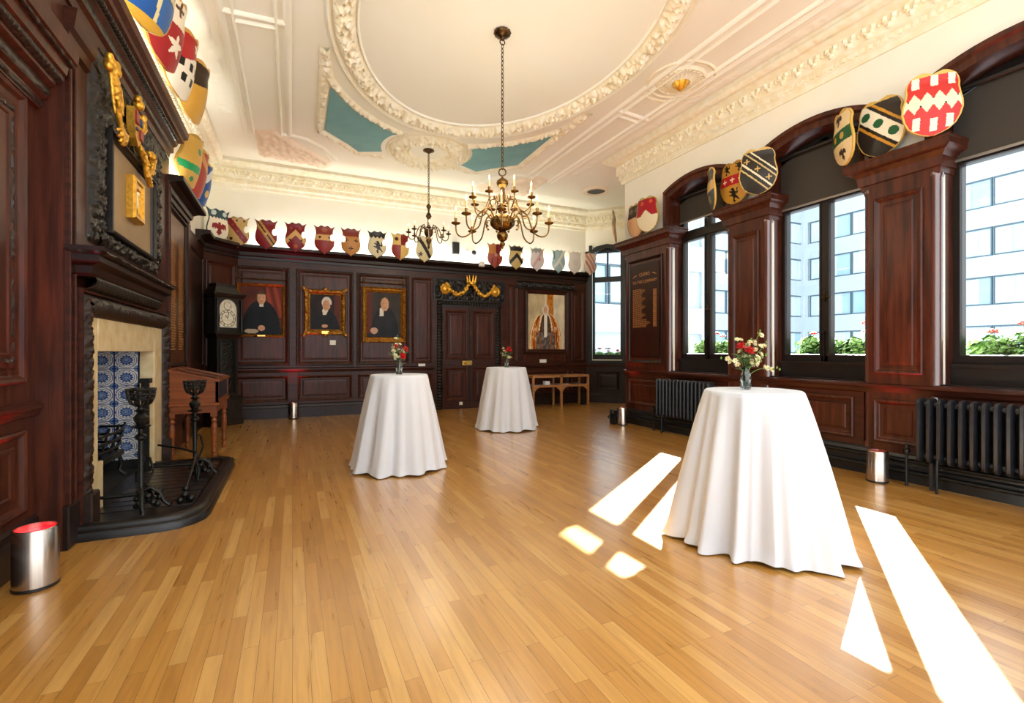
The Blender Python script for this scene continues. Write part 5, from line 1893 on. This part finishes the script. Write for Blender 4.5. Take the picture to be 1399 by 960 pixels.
for x in (X0, 6.045, X1 - .05):
    for y in (Ya, Yb_ - .05):
        m = M().box((x, y, 0), (x + .05, y + .05, .72))
        m.build('leg', LOAK, bt)
FT2 = Fr((0, Ya + .012, 0), (1, 0, 0), (0, -1, 0))
for x, sg in ((X0 + .05, 1), (6.045, -1), (6.095, 1), (X1 - .05, -1)):
    m = M()
    m.poly(FT2, [(x, .49), (x + sg * .17, .49)] + [(x + sg * .17 * (1 - math.sin(t)), .49 - .17 * (1 - math.cos(t)) - .012 * math.sin(2 * t)) for t in [PI / 2 * i / 6 for i in range(1, 7)]], -.018, .004)
    m.build('bracket', LOAK, bt)
items = [(5.45, .2, .14, .03, NAVY, 'dark blue book on the left of the oak table shelf'), (5.72, .14, .12, .1, PAPER, 'white box standing on the oak table shelf'), (5.9, .1, .14, .015, NAVY, 'thin navy pamphlet beside the white box'),
         (6.28, .22, .16, .012, PAPER, 'white leaflet on the right half of the oak table shelf'), (6.55, .2, .16, .02, NAVY, 'navy pamphlet at the right end of the oak table shelf')]
for x, w, d, h, mm, lab in items:
    m = M().box((x - w / 2, 10.3, .526), (x + w / 2, 10.3 + d, .526 + h))
    tag(m.build('box' if h > .05 else 'pamphlet', mm, origin=(x, 10.37, .526)), lab, 'box' if h > .05 else 'pamphlet')
m = M().box((6.72, 10.28, .06), (6.82, 10.36, .45))
tag(m.build('speaker', BLKP), 'black box on the floor under the right end of the oak table', 'speaker')
bpy.data.objects['speaker.001'].location.z = -.06
# ---------------------------------------------------------------- lettered board on the far pier
cb_ = empty('clerks_board', (XR - .02, 6.85, 1.25), 'dark board lettered in gilt with the clerks of the company, on the far pier', 'board')
CX_ = -XR + .02
M().fbox(FR, -7.24, -6.46, 1.27, 2.95, CX_ + .011, CX_ + .016).build('board', BOARD, cb_)
m = M()
rr = random.Random(9)
for i in range(34):
    z = 2.5 - i * .021
    a = -7.17
    w = .25 + .1 * max(0, math.sin(i * .9)) + (.12 if i > 26 else 0)
    x = a
    while x < a + w:
        q = rr.uniform(.03, .07)
        m.fbox(FR, x, min(x + q, a + w), z, z + .0085, CX_ + .016, CX_ + .0175)
        x += q + .012
    if i > 1:
        m.fbox(FR, -6.62, -6.53, z, z + .011, CX_ + .016, CX_ + .0175)
m.build('name_rows', LETTER, cb_)


def text(body, F, a, b, c, size, mat_, parent, name='lettering'):
    cu = bpy.data.curves.new(name, 'FONT')
    cu.body = body
    cu.size = size
    cu.align_x = 'CENTER'
    cu.extrude = .001
    cu.materials.append(mat_)
    o = bpy.data.objects.new(name, cu)
    me = bpy.data.meshes.new_from_object(o)
    bpy.data.objects.remove(o)
    o = bpy.data.objects.new(name, me)
    COL.objects.link(o)
    X, Y, Z = F.u, F.v, F.n
    R = Matrix(((X.x, Y.x, Z.x), (X.y, Y.y, Z.y), (X.z, Y.z, Z.z)))
    o.rotation_euler = R.to_euler()
    off = V((0, 0, 0))
    p = parent
    while p is not None:
        off = off + p.location
        p = p.parent
    o.location = F.P(a, b, c) - off
    o.parent = parent
    return o


text('CLERKS', FR, -6.85, 2.74, CX_ + .017, .085, LETTER, cb_)
text('TO THE COMPANY', FR, -6.85, 2.61, CX_ + .017, .075, LETTER, cb_)
m = M()
for sx in (-1, 1):
    m.tube([FR.P(-6.85 + sx * .2, 2.77, CX_ + .018), FR.P(-6.85 + sx * .26, 2.755, CX_ + .018), FR.P(-6.85 + sx * .32, 2.73, CX_ + .018)], [.004, .012, .003], 6)
m.build('flourish', LETTER, cb_)

# ---------------------------------------------------------------- radiators
def radiator(yc, n, pitch, label):
    x0, x1, z0, z1 = 5.6, 5.76, .27, .9
    e = empty('radiator', (5.68, yc, 0), label, 'radiator', 'black cast iron radiators')
    r = .05
    out = []
    for cx, cz, a in ((x1 - r, z0 + r, -PI / 2), (x1 - r, z1 - r, 0), (x0 + r, z1 - r, PI / 2), (x0 + r, z0 + r, PI)):
        out += [(cx + r * math.cos(a + PI / 2 * i / 5), cz + r * math.sin(a + PI / 2 * i / 5)) for i in range(6)]
    k = len(out)
    mx, mz = (x0 + x1) / 2, (z0 + z1) / 2
    y0 = yc - pitch * (n - 1) / 2
    first = None
    for i in range(n):
        y = y0 + i * pitch
        if first is None:
            m = M()
            vs = []
            for dy, ins in ((-.026, .022), (-.012, 0), (.012, 0), (.026, .022)):
                vs += [(x + (ins if x < mx else -ins), y + dy, z + (ins if z < mz else -ins)) for x, z in out]
            fs = [(a * k + j, a * k + (j + 1) % k, (a + 1) * k + (j + 1) % k, (a + 1) * k + j) for a in range(3) for j in range(k)]
            fs += [tuple(range(k)), tuple(range(3 * k, 4 * k))]
            m.add(vs, fs)
            for z in (z0 + .06, z1 - .06):
                m.tube([(mx, y - pitch / 2, z), (mx, y + pitch / 2, z)], .028, 10)
            first = m.build('section', RADM, e, smooth=.6)
        else:
            c = first.copy()
            COL.objects.link(c)
            c.parent = e
            c.location = (0, i * pitch, 0)
    for y in (y0 + pitch, y0 + (n - 2) * pitch):
        M().box((mx - .02, y - .015, 0), (mx + .02, y + .015, z0 + .02)).build('foot', RADM, e)
    ye = y0 + (n - 1) * pitch
    m = M().tube([(mx - .02, ye + .02, z0 + .06), (mx - .02, ye + .1, z0 + .06), (mx - .02, ye + .12, z0 + .03), (mx - .02, ye + .12, .0)], .014, 8)
    m.lathe([(.025, 0), (.03, .02), (.03, .05), (.018, .06), (.022, .1), (.0, .11)], 12, (mx - .02, ye + .12, z0 + .05))
    m.build('valve', BLKM, e, smooth=.7)
    M().tube([(x0 - .01, ye - 2 * pitch, z0 + .05), (x0 - .02, ye - 2 * pitch, z0 - .02), (x0 - .02, ye - 2 * pitch, 0)], .013, 8).build('drop_pipe', BLKM, e, smooth=.8)


radiator(5.76, 15, .078, 'black column radiator under the window beside the lettered pier')
radiator(1.93, 17, .082, 'large black column radiator at the right edge of the room')

# ---------------------------------------------------------------- steel uplighters
def uplighter(x, y, label, s=1., dp=.075):
    e = empty('uplighter', (x, y, 0), label, 'lamp', 'steel cylinder uplighters')
    r, h = .096 * s, .325 * s
    M().lathe([(0, 0), (r - .004, 0), (r + .002, .004), (r + .002, .02), (r - .004, .022)], 32, (x, y, 0), cap=False).build('base_ring', BLKP, e, smooth=.6)
    M().lathe([(r, .02), (r, h - .006), (r - .004, h), (r - .01, h), (r - .012, h - dp)], 40, (x, y, 0), cap=False).build('body', STEEL, e, smooth=.6)
    M().lathe([(r - .012, h - dp), (r - .03, h - dp + .005), (.0, h - dp + .008)], 32, (x, y, 0), cap=False).build('lens', REDL, e, smooth=.6)
    ld = bpy.data.lights.new('red_beam', 'SPOT')
    ld.energy = 22
    ld.color = (1, .05, .1)
    ld.spot_size = math.radians(60)
    ld.spot_blend = .6
    ld.shadow_soft_size = .05
    lo = bpy.data.objects.new('red_beam', ld)
    COL.objects.link(lo)
    lo.parent = e
    lo.location = (0, 0, h + .01)
    lo.rotation_euler = (PI, 0, 0)


uplighter(-1.35, 3.66, 'steel cylinder uplighter glowing red at the left edge', 1.06, .03)
uplighter(.02, 10.6, 'steel cylinder uplighter against the back wall between two portraits')
uplighter(5.56, 7.16, 'steel cylinder uplighter beside the lettered pier')
uplighter(5.56, 2.92, 'steel cylinder uplighter beside the large radiator', 1.0)
m = M()
for y in (7.36, 7.47):
    m.ball((5.42, y - .1, .22 - (y - 7.36) * .8), .035, 10)
m.box((5.45, 7.24, 0), (5.5, 7.4, .26))
tag(m.build('cable_plug', BLKP, smooth=.8), 'black plugs beside the uplighter at the lettered pier', 'plug')

# ---------------------------------------------------------------- cocktail tables
def cocktail_cloth(cx, cy, zt, rt, rb, seed, label, ell=(0, 0), nf=11, amp=.05):
    r = random.Random(seed)
    ph = [r.uniform(0, 2 * PI) for _ in range(6)]
    e = empty('cocktail_table', (cx, cy, 0), None)
    nu, nr = 260, 34
    def fold(t):
        a = math.sin(nf * t + ph[0] + .7 * math.sin(2 * t + ph[1]))
        b = math.sin((nf + 5) * t + ph[2] + .9 * math.sin(3 * t + ph[3]))
        c = math.sin((nf * 2 + 3) * t + ph[4])
        a = math.copysign(abs(a) ** .6, a)
        return .55 * a + .4 * b + .18 * c
    rows = [0, .3, .7, .93, .985]
    def fn(i, j):
        t = 2 * PI * i / nu
        if j < len(rows):
            q = rt * rows[j]
            return (cx + q * math.cos(t), cy + q * math.sin(t), zt)
        k = (j - len(rows)) / (nr - 1)
        rad = rb * (1 + ell[0] * math.cos(2 * (t - ell[1])))
        q = rt + .006 + (rad - rt) * (k ** .9) + amp * fold(t + .05 * k) * (.04 + .96 * k ** .75)
        hem = .012 + .016 * (1 + math.sin(5 * t + ph[5])) * .5 - .008 * fold(t)
        z = lerp(zt - .008, max(.004, hem), k ** 1.0)
        if k > .93:
            q += .018 * (k - .93) / .07 * (.5 + .5 * math.sin(17 * t + ph[1]))
        return (cx + q * math.cos(t), cy + q * math.sin(t), z)
    m = M().grid(fn, nu, len(rows) + nr, 0, cu=True)
    bpy.data.objects.remove(e)
    o = m.build('tablecloth', CLOTH, origin=(cx, cy, 0), smooth=4)
    return tag(o, label, 'tablecloth', 'white cloths on tall cocktail tables')


cocktail_cloth(2.99, 2.37, 1.085, .315, .5, 3, 'white floor length cloth over the tall round table nearest the windows', ell=(.17, math.atan2(-.87, .49)), nf=12, amp=.055)
cocktail_cloth(1.15, 5.68, 1.09, .325, .53, 8, 'white floor length cloth over the tall round table in the middle of the room', nf=9, amp=.05)
cocktail_cloth(3.46, 7.74, 1.08, .345, .53, 12, 'white floor length cloth over the tall round table before the double door', nf=9, amp=.045)

# ---------------------------------------------------------------- vases and flowers
CA = math.atan(300 / 650)
RT = V((math.cos(CA), -math.sin(CA), 0))
FW = V((math.sin(CA), math.cos(CA), 0))


def petal_flower(m, c, nrm, R, k=5, cup=.3, mi=0):
    nrm = nrm.normalized()
    x = nrm.orthogonal().normalized()
    y = nrm.cross(x)
    for i in range(k):
        t = 2 * PI * i / k
        d = x * math.cos(t) + y * math.sin(t)
        s_ = nrm.cross(d)
        m.add([c, c + d * R * .45 + s_ * R * .3 + nrm * R * cup * .6, c + d * R * .95 + s_ * R * .28 + nrm * R * cup, c + d * R * 1.05 + nrm * R * cup * .9,
               c + d * R * .95 - s_ * R * .28 + nrm * R * cup, c + d * R * .45 - s_ * R * .3 + nrm * R * cup * .6, c + d * R * .55 + nrm * R * cup * .35],
              [(0, 1, 6), (1, 2, 3, 6), (6, 3, 4, 5), (0, 6, 5)], mi)


def leaf(m, p, d, L, w, up=V((0, 0, 1)), mi=0):
    d = d.normalized()
    s_ = d.cross(up)
    if s_.length < .01:
        s_ = d.orthogonal()
    s_.normalize()
    n = s_.cross(d)
    pts = []
    for i in range(6):
        t = i / 5
        q = w * math.sin(PI * min(1, t * .92 + .04)) ** .8
        c = p + d * (L * t) - n * (L * .25 * t * t)
        pts += [c - s_ * q + n * q * .3, c, c + s_ * q + n * q * .3]
    fs = []
    for i in range(5):
        for j in range(2):
            a = i * 3 + j
            fs.append((a, a + 1, a + 4, a + 3))
    m.add(pts, fs, mi)


def flower(base, mid, tip, kind, label, cat, seed, size=1.):
    r = random.Random(seed)
    nm = {'rose': 'red_rose', 'sprig': 'blossom_sprig', 'leaf': 'leaf_sprig'}[kind]
    e = empty(nm, base, label, cat, label)
    P = [base.lerp(mid, t) * (1 - t) + mid.lerp(tip, t) * t for t in [i / 7 for i in range(8)]]
    M().tube(P, .0022 * size, 5).build('stem', STEM, e)
    d = (tip - mid).normalized()
    if kind == 'rose':
        m = M()
        for ring, (k, R, cup, dz) in enumerate(((6, .038, .35, 0), (5, .032, .8, .006), (5, .024, 1.4, .009), (4, .015, 2.4, .01))):
            petal_flower(m, tip + d * dz * size, d + V((r.uniform(-.1, .1), r.uniform(-.1, .1), 0)), R * size, k, cup)
        m.ball(tip + d * .018 * size, .014 * size, 8)
        m.build('blossom', PETR, e)
        m = M()
        for i in range(3):
            a = r.uniform(0, 2 * PI)
            leaf(m, P[4 + i], V((math.cos(a), math.sin(a), .3)), .06 * size, .016 * size)
        m.build('leaf', GREEN, e)
    elif kind == 'sprig':
        for i in range(5):
            q = P[7 - i // 2] + V((r.uniform(-1, 1), r.uniform(-1, 1), r.uniform(-.7, .9))) * .022 * size
            nrm = (d + V((r.uniform(-1, 1), r.uniform(-1.4, .2), r.uniform(-.2, .8)))).normalized()
            m = M()
            petal_flower(m, q, nrm, .02 * size, 6, .45, 0)
            petal_flower(m, q + nrm * .004, nrm, .013 * size, 5, 1.1, 0)
            m.ball(q + nrm * .008 * size, .005 * size, 6, 1)
            m.build('blossom', [PETW, PETY], e)
        m = M()
        for i in range(3):
            q = P[7] + d * .02 * (i + .3) * size + V((r.uniform(-1, 1), r.uniform(-1, 1), r.uniform(-1, 1))) * .01
            m.ball(q, .007 * size, 6, 0, (1, 1, 1.5))
        m.build('bud', STEM, e)
    else:
        m = M()
        for i in range(7):
            a = i * 2.4 + r.uniform(-.3, .3)
            leaf(m, P[min(7, 2 + i)], V((math.cos(a), math.sin(a), .6)), .07 * size, .02 * size)
        m.build('leaf', GREEN, e)


def vase(x, y, z, where, tips, seed, s=1.):
    base = V((x, y, z))
    e = empty('glass_vase', base, f'clear glass bottle vase on the {where}', 'vase', None)
    pr = [(.0, .001), (.032, .001), (.036, .006), (.037, .09), (.034, .108), (.024, .125), (.021, .14), (.023, .165), (.026, .172), (.023, .172), (.019, .16), (.0175, .14), (.02, .125), (.03, .107), (.033, .09), (.032, .012), (0, .01)]
    M().lathe([(a * s, b * s) for a, b in pr], 28, base, cap=False).build('body', VASEG, e, smooth=4)
    M().lathe([(0, .012), (.0305, .014), (.0315, .075), (0, .075)], 24, base, cap=False).build('water', mat('vase water', '#e9f2ee', .02, trans=1.), e, smooth=.7)
    r = random.Random(seed)
    for i, (kind, dx, dz, df) in enumerate(tips):
        b = base + V((r.uniform(-.015, .015), r.uniform(-.015, .015), .02))
        neck = base + V((r.uniform(-.008, .008), r.uniform(-.008, .008), .165 * s))
        tip = neck + RT * dx + V((0, 0, dz)) + FW * df
        nm = {'rose': ('red rose in the vase on the ', 'flower'), 'sprig': ('sprig of cream blossom in the vase on the ', 'flower'), 'leaf': ('green leafy sprig in the vase on the ', 'leaf sprig')}[kind]
        flower(b, neck, tip, kind, nm[0] + where, nm[1], seed * 31 + i, s)


T1 = [('rose', -.04, .13, -.02), ('rose', .0, .1, -.05), ('sprig', -.14, .05, -.02), ('sprig', .15, .14, .03), ('sprig', .08, .22, 0), ('sprig', .05, .16, .05), ('sprig', .05, .05, -.06), ('sprig', .17, -.01, -.03), ('sprig', .03, .03, -.07), ('sprig', .1, .07, -.02),
      ('leaf', -.06, .07, -.02), ('leaf', -.02, .05, -.05), ('leaf', .04, .06, .03), ('sprig', -.05, .17, .02)]
vase(2.98, 2.42, 1.086, 'white table nearest the windows', T1, 4)
T2 = [('rose', .07, .1, -.03), ('rose', -.03, .13, 0), ('rose', .05, .03, -.05), ('sprig', -.06, .13, -.02), ('sprig', -.02, .22, 0), ('sprig', .04, .08, -.05), ('sprig', -.07, .06, .02), ('sprig', -.03, .03, -.06), ('leaf', -.07, .05, -.02), ('leaf', .07, .06, 0), ('leaf', 0, .06, -.04)]
vase(1.14, 5.64, 1.091, 'middle white table', T2, 6, 1.1)
T3 = [('rose', .04, .14, -.03), ('rose', .0, .1, -.05), ('rose', .06, .1, 0), ('sprig', -.06, .15, -.02), ('sprig', -.07, .05, 0), ('sprig', .06, .0, -.05), ('leaf', -.05, .05, -.03), ('leaf', .05, .05, -.03), ('leaf', 0, .07, 0)]
vase(3.44, 7.68, 1.081, 'white table before the double door', T3, 9, 1.1)

# ---------------------------------------------------------------- chandeliers
def chain(m, x, y, z0, z1, L=.062, r=.005, w=.014):
    n = max(2, int((z1 - z0) / (L * .78)))
    st = (z1 - z0) / n
    for i in range(n):
        zc = z0 + st * (i + .5)
        a = PI / 2 * (i % 2) + .4
        h = st * .62
        pts = []
        for k in range(10):
            t = 2 * PI * k / 10
            q = w * math.cos(t)
            pts.append((x + q * math.cos(a), y + q * math.sin(a), zc + h * math.sin(t)))
        m.tube(pts, r, 5, closed=True)


def ch_arm(e, c, ang, pts, rr, candle, metal, k, bulb=True):
    """pts in (radius, z); the candle stands on the last one"""
    d = V((math.cos(ang), math.sin(ang), 0))
    P = [V((c[0], c[1], 0)) + d * a + V((0, 0, b)) for a, b in pts]
    S = []
    n = len(P)
    for i in range(n - 1):
        p0, p1, p2, p3 = P[max(0, i - 1)], P[i], P[i + 1], P[min(n - 1, i + 2)]
        for q in range(5):
            t = q / 5
            S.append(.5 * ((2 * p1) + (p2 - p0) * t + (2 * p0 - 5 * p1 + 4 * p2 - p3) * t * t + (3 * p1 - p0 - 3 * p2 + p3) * t ** 3))
    S.append(P[-1])
    m = M().tube(S, rr, 8)
    m.ball(P[1] + V((0, 0, rr * 1.2)), rr * 1.5, 8)
    m.tube([P[2], P[2] + d * .0 + V((0, 0, -.035)) - d * .02, P[2] - d * .045 + V((0, 0, -.03))], [rr * .8, rr * .7, rr * .4], 6)
    a = m.build('arm', metal, e, smooth=.9)
    o = P[-1]
    m = M().lathe([(.008 * k, -.012 * k), (.012 * k, 0), (.045 * k, .012 * k), (.052 * k, .022 * k), (.05 * k, .026 * k), (.02 * k, .018 * k), (.012 * k, .03 * k), (.016 * k, .06 * k), (.017 * k, .075 * k), (.0, .075 * k)], 16, o, cap=False)
    m.build('drip_pan', metal, a, smooth=.7)
    m = M().lathe([(.0, .07 * k), (.0115 * k, .07 * k), (.0115 * k, (.07 + candle) * k), (.0, (.072 + candle) * k)], 12, o, cap=False)
    m.build('candle', CANDLE, a, smooth=.7)
    if bulb:
        m = M().lathe([(.0, (.07 + candle) * k), (.006 * k, (.072 + candle) * k), (.011 * k, (.09 + candle) * k), (.007 * k, (.115 + candle) * k), (0, (.135 + candle) * k)], 10, o, cap=False)
        m.build('bulb', BULB, a, smooth=.9)


def lampglow(x, y, z, w, r=.25):
    ld = bpy.data.lights.new('candle_glow', 'POINT')
    ld.energy = w
    ld.color = (1, .86, .64)
    ld.shadow_soft_size = r
    lo = bpy.data.objects.new('candle_glow', ld)
    lo.location = (x, y, z)
    COL.objects.link(lo)


bx_, by_ = 2.23, 5.1
ch = empty('chandelier', (bx_, by_, 2.56), 'large two tiered brass chandelier on a long chain', 'chandelier')
M().lathe([(0, 0), (.09, 0), (.1, -.02), (.085, -.045), (.05, -.06), (.03, -.075), (.018, -.1), (0, -.105)], 28, (bx_, by_, ZC), lobes=14, la=.05).build('canopy', BRASSD, ch, smooth=.7)
m = M()
m.tube([(bx_ + .03 * math.cos(t), by_, ZC - .125 + .03 * math.sin(t)) for t in [2 * PI * i / 12 for i in range(12)]], .007, 6, closed=True)
chain(m, bx_, by_, 3.49, ZC - .15)
m.tube([(bx_ + .042 * RT.x * math.cos(t), by_ + .042 * RT.y * math.cos(t), 3.455 + .042 * math.sin(t)) for t in [2 * PI * i / 18 for i in range(18)]], .008, 6, closed=True)
m.build('chain', BRASSD, ch, smooth=.8)
M().lathe([(.0, 3.42), (.012, 3.415), (.014, 3.39), (.03, 3.38), (.066, 3.35), (.07, 3.32), (.055, 3.29), (.024, 3.27), (.03, 3.255), (.026, 3.24), (.032, 3.2), (.036, 3.12), (.03, 3.1), (.05, 3.085), (.055, 3.06), (.04, 3.045), (.05, 3.02), (.055, 2.99),
           (.035, 2.975), (.06, 2.965), (.105, 2.945), (.14, 2.91), (.15, 2.875), (.14, 2.835), (.105, 2.8), (.06, 2.78), (.035, 2.77), (.05, 2.755), (.066, 2.73), (.066, 2.7), (.05, 2.665), (.03, 2.65), (.018, 2.64), (.034, 2.62), (.03, 2.6), (.012, 2.585), (.015, 2.57), (0, 2.555)], 28, (bx_, by_, 0)).build('stem', BRASS, ch, smooth=.9)
fa = math.atan2(-FW.y, -FW.x)
for i in range(8):
    ch_arm(ch, (bx_, by_), fa + PI / 4 * i, [(.13, 2.9), (.2, 2.99), (.29, 2.95), (.36, 2.76), (.46, 2.7), (.53, 2.74), (.545, 2.84)], .0085, .085, BRASS, 1.05)
for i in range(8):
    ch_arm(ch, (bx_, by_), fa + PI / 4 * (i + .5), [(.04, 3.07), (.1, 3.15), (.16, 3.13), (.21, 3.01), (.28, 2.97), (.345, 3.02), (.36, 3.1)], .0075, .085, BRASS, .95)
m = M()
for i in range(8):
    t = fa + PI / 4 * (i + .5)
    d = V((math.cos(t), math.sin(t), 0))
    b = V((bx_, by_, 0))
    m.tube([b + d * .14 + V((0, 0, 2.9)), b + d * .19 + V((0, 0, 2.91)), b + d * .21 + V((0, 0, 2.84)), b + d * .18 + V((0, 0, 2.8))], [.008, .007, .008, .014], 6)
m.build('scroll', BRASS, ch, smooth=.8)
lampglow(bx_, by_, 3.15, 24, .45)

sx_, sy_ = 2.3, 8.68
c2_ = empty('chandelier', (sx_, sy_, 3.2), 'smaller dark bronze chandelier hanging from the round plaster medallion', 'chandelier')
M().lathe([(0, 0), (.1, 0), (.105, -.015), (.06, -.035), (.02, -.06), (0, -.065)], 24, (sx_, sy_, ZC)).build('canopy', BRASSD, c2_, smooth=.7)
m = M()
chain(m, sx_, sy_, 4.1, ZC - .06, .06, .006, .015)
m.build('chain', BRASSD, c2_, smooth=.8)
M().lathe([(0, 4.12), (.012, 4.1), (.04, 4.07), (.045, 4.04), (.02, 4.0), (.015, 3.95), (.035, 3.92), (.055, 3.87), (.03, 3.83), (.02, 3.8), (.025, 3.7), (.04, 3.68), (.07, 3.64), (.085, 3.58), (.07, 3.52), (.035, 3.48), (.045, 3.45), (.05, 3.41), (.03, 3.36), (.015, 3.33), (.025, 3.3), (.01, 3.27), (0, 3.25)], 24, (sx_, sy_, 0)).build('stem', BRASSD, c2_, smooth=.9)
for i in range(8):
    ch_arm(c2_, (sx_, sy_), fa + PI / 4 * i + .2, [(.06, 3.6), (.12, 3.68), (.19, 3.64), (.24, 3.48), (.3, 3.43), (.355, 3.46), (.365, 3.54)], .009, .05, BRASSD, 1.0)
lampglow(sx_, sy_, 3.55, 12, .3)
# ---------------------------------------------------------------- daylight, camera
w = bpy.data.worlds.new('sky')
sc.world = w
w.use_nodes = True
bg = w.node_tree.nodes['Background']
bg.inputs[0].default_value = (.9, .95, 1.0, 1)
bg.inputs[1].default_value = 1.15
sd = bpy.data.lights.new('sun', 'SUN')
sd.energy = 30.0
sd.color = (1, .95, .87)
sd.angle = math.radians(.53)
so = bpy.data.objects.new('sun', sd)
so.rotation_euler = V((-1, -.71, -.833)).to_track_quat('-Z', 'Y').to_euler()
so.location = (20, 20, 20)
COL.objects.link(so)



def cove(name, loc, sx, sy, rot, w):
    """added warm fill light above the wooden cornices, without fittings, to brighten the ceiling"""
    ld = bpy.data.lights.new(name, 'AREA')
    ld.shape = 'RECTANGLE'
    ld.size, ld.size_y = sx, sy
    ld.energy = w
    ld.color = (1, .95, .82)
    lo = bpy.data.objects.new(name, ld)
    lo.location = loc
    lo.rotation_euler = rot
    COL.objects.link(lo)


cove('fill_light_back', (3.1, 10.72, 3.5), 7.6, .1, (PI - .5, 0, 0), 24)  # unseen fill lights added to lift the ceiling, no lamps known there
cove('fill_light_breast', (-1.36, 4.8, 4.22), .1, 4.4, (PI, .5, 0), 13)
cove('fill_light_recess', (-1.42, 8.0, 3.63), .1, 1.4, (PI, .35, 0), 6)
cove('fill_light_door', (-1.4, .6, 3.48), .1, 3.2, (PI, .5, 0), 34)

cd = bpy.data.cameras.new('camera')
cd.sensor_width = 36
cd.lens = 36 * 650 / 1399
cd.clip_end = 200
co = bpy.data.objects.new('camera', cd)
co.location = (0, 0, 1.36)
co.rotation_euler = (PI / 2, 0, -CA)
COL.objects.link(co)
sc.camera = co
sc.view_settings.view_transform = 'Standard'
sc.view_settings.look = 'None'
sc.view_settings.gamma = 1
sc.view_settings.use_curve_mapping = False
sc.view_settings.exposure = 1.5
sc.cycles.max_bounces = 10
sc.cycles.diffuse_bounces = 6
sc.cycles.transparent_max_bounces = 16
sc.cycles.sample_clamp_indirect = 8
sc.cycles.use_denoising = True
sc.cycles.caustics_reflective = False
sc.cycles.caustics_refractive = False
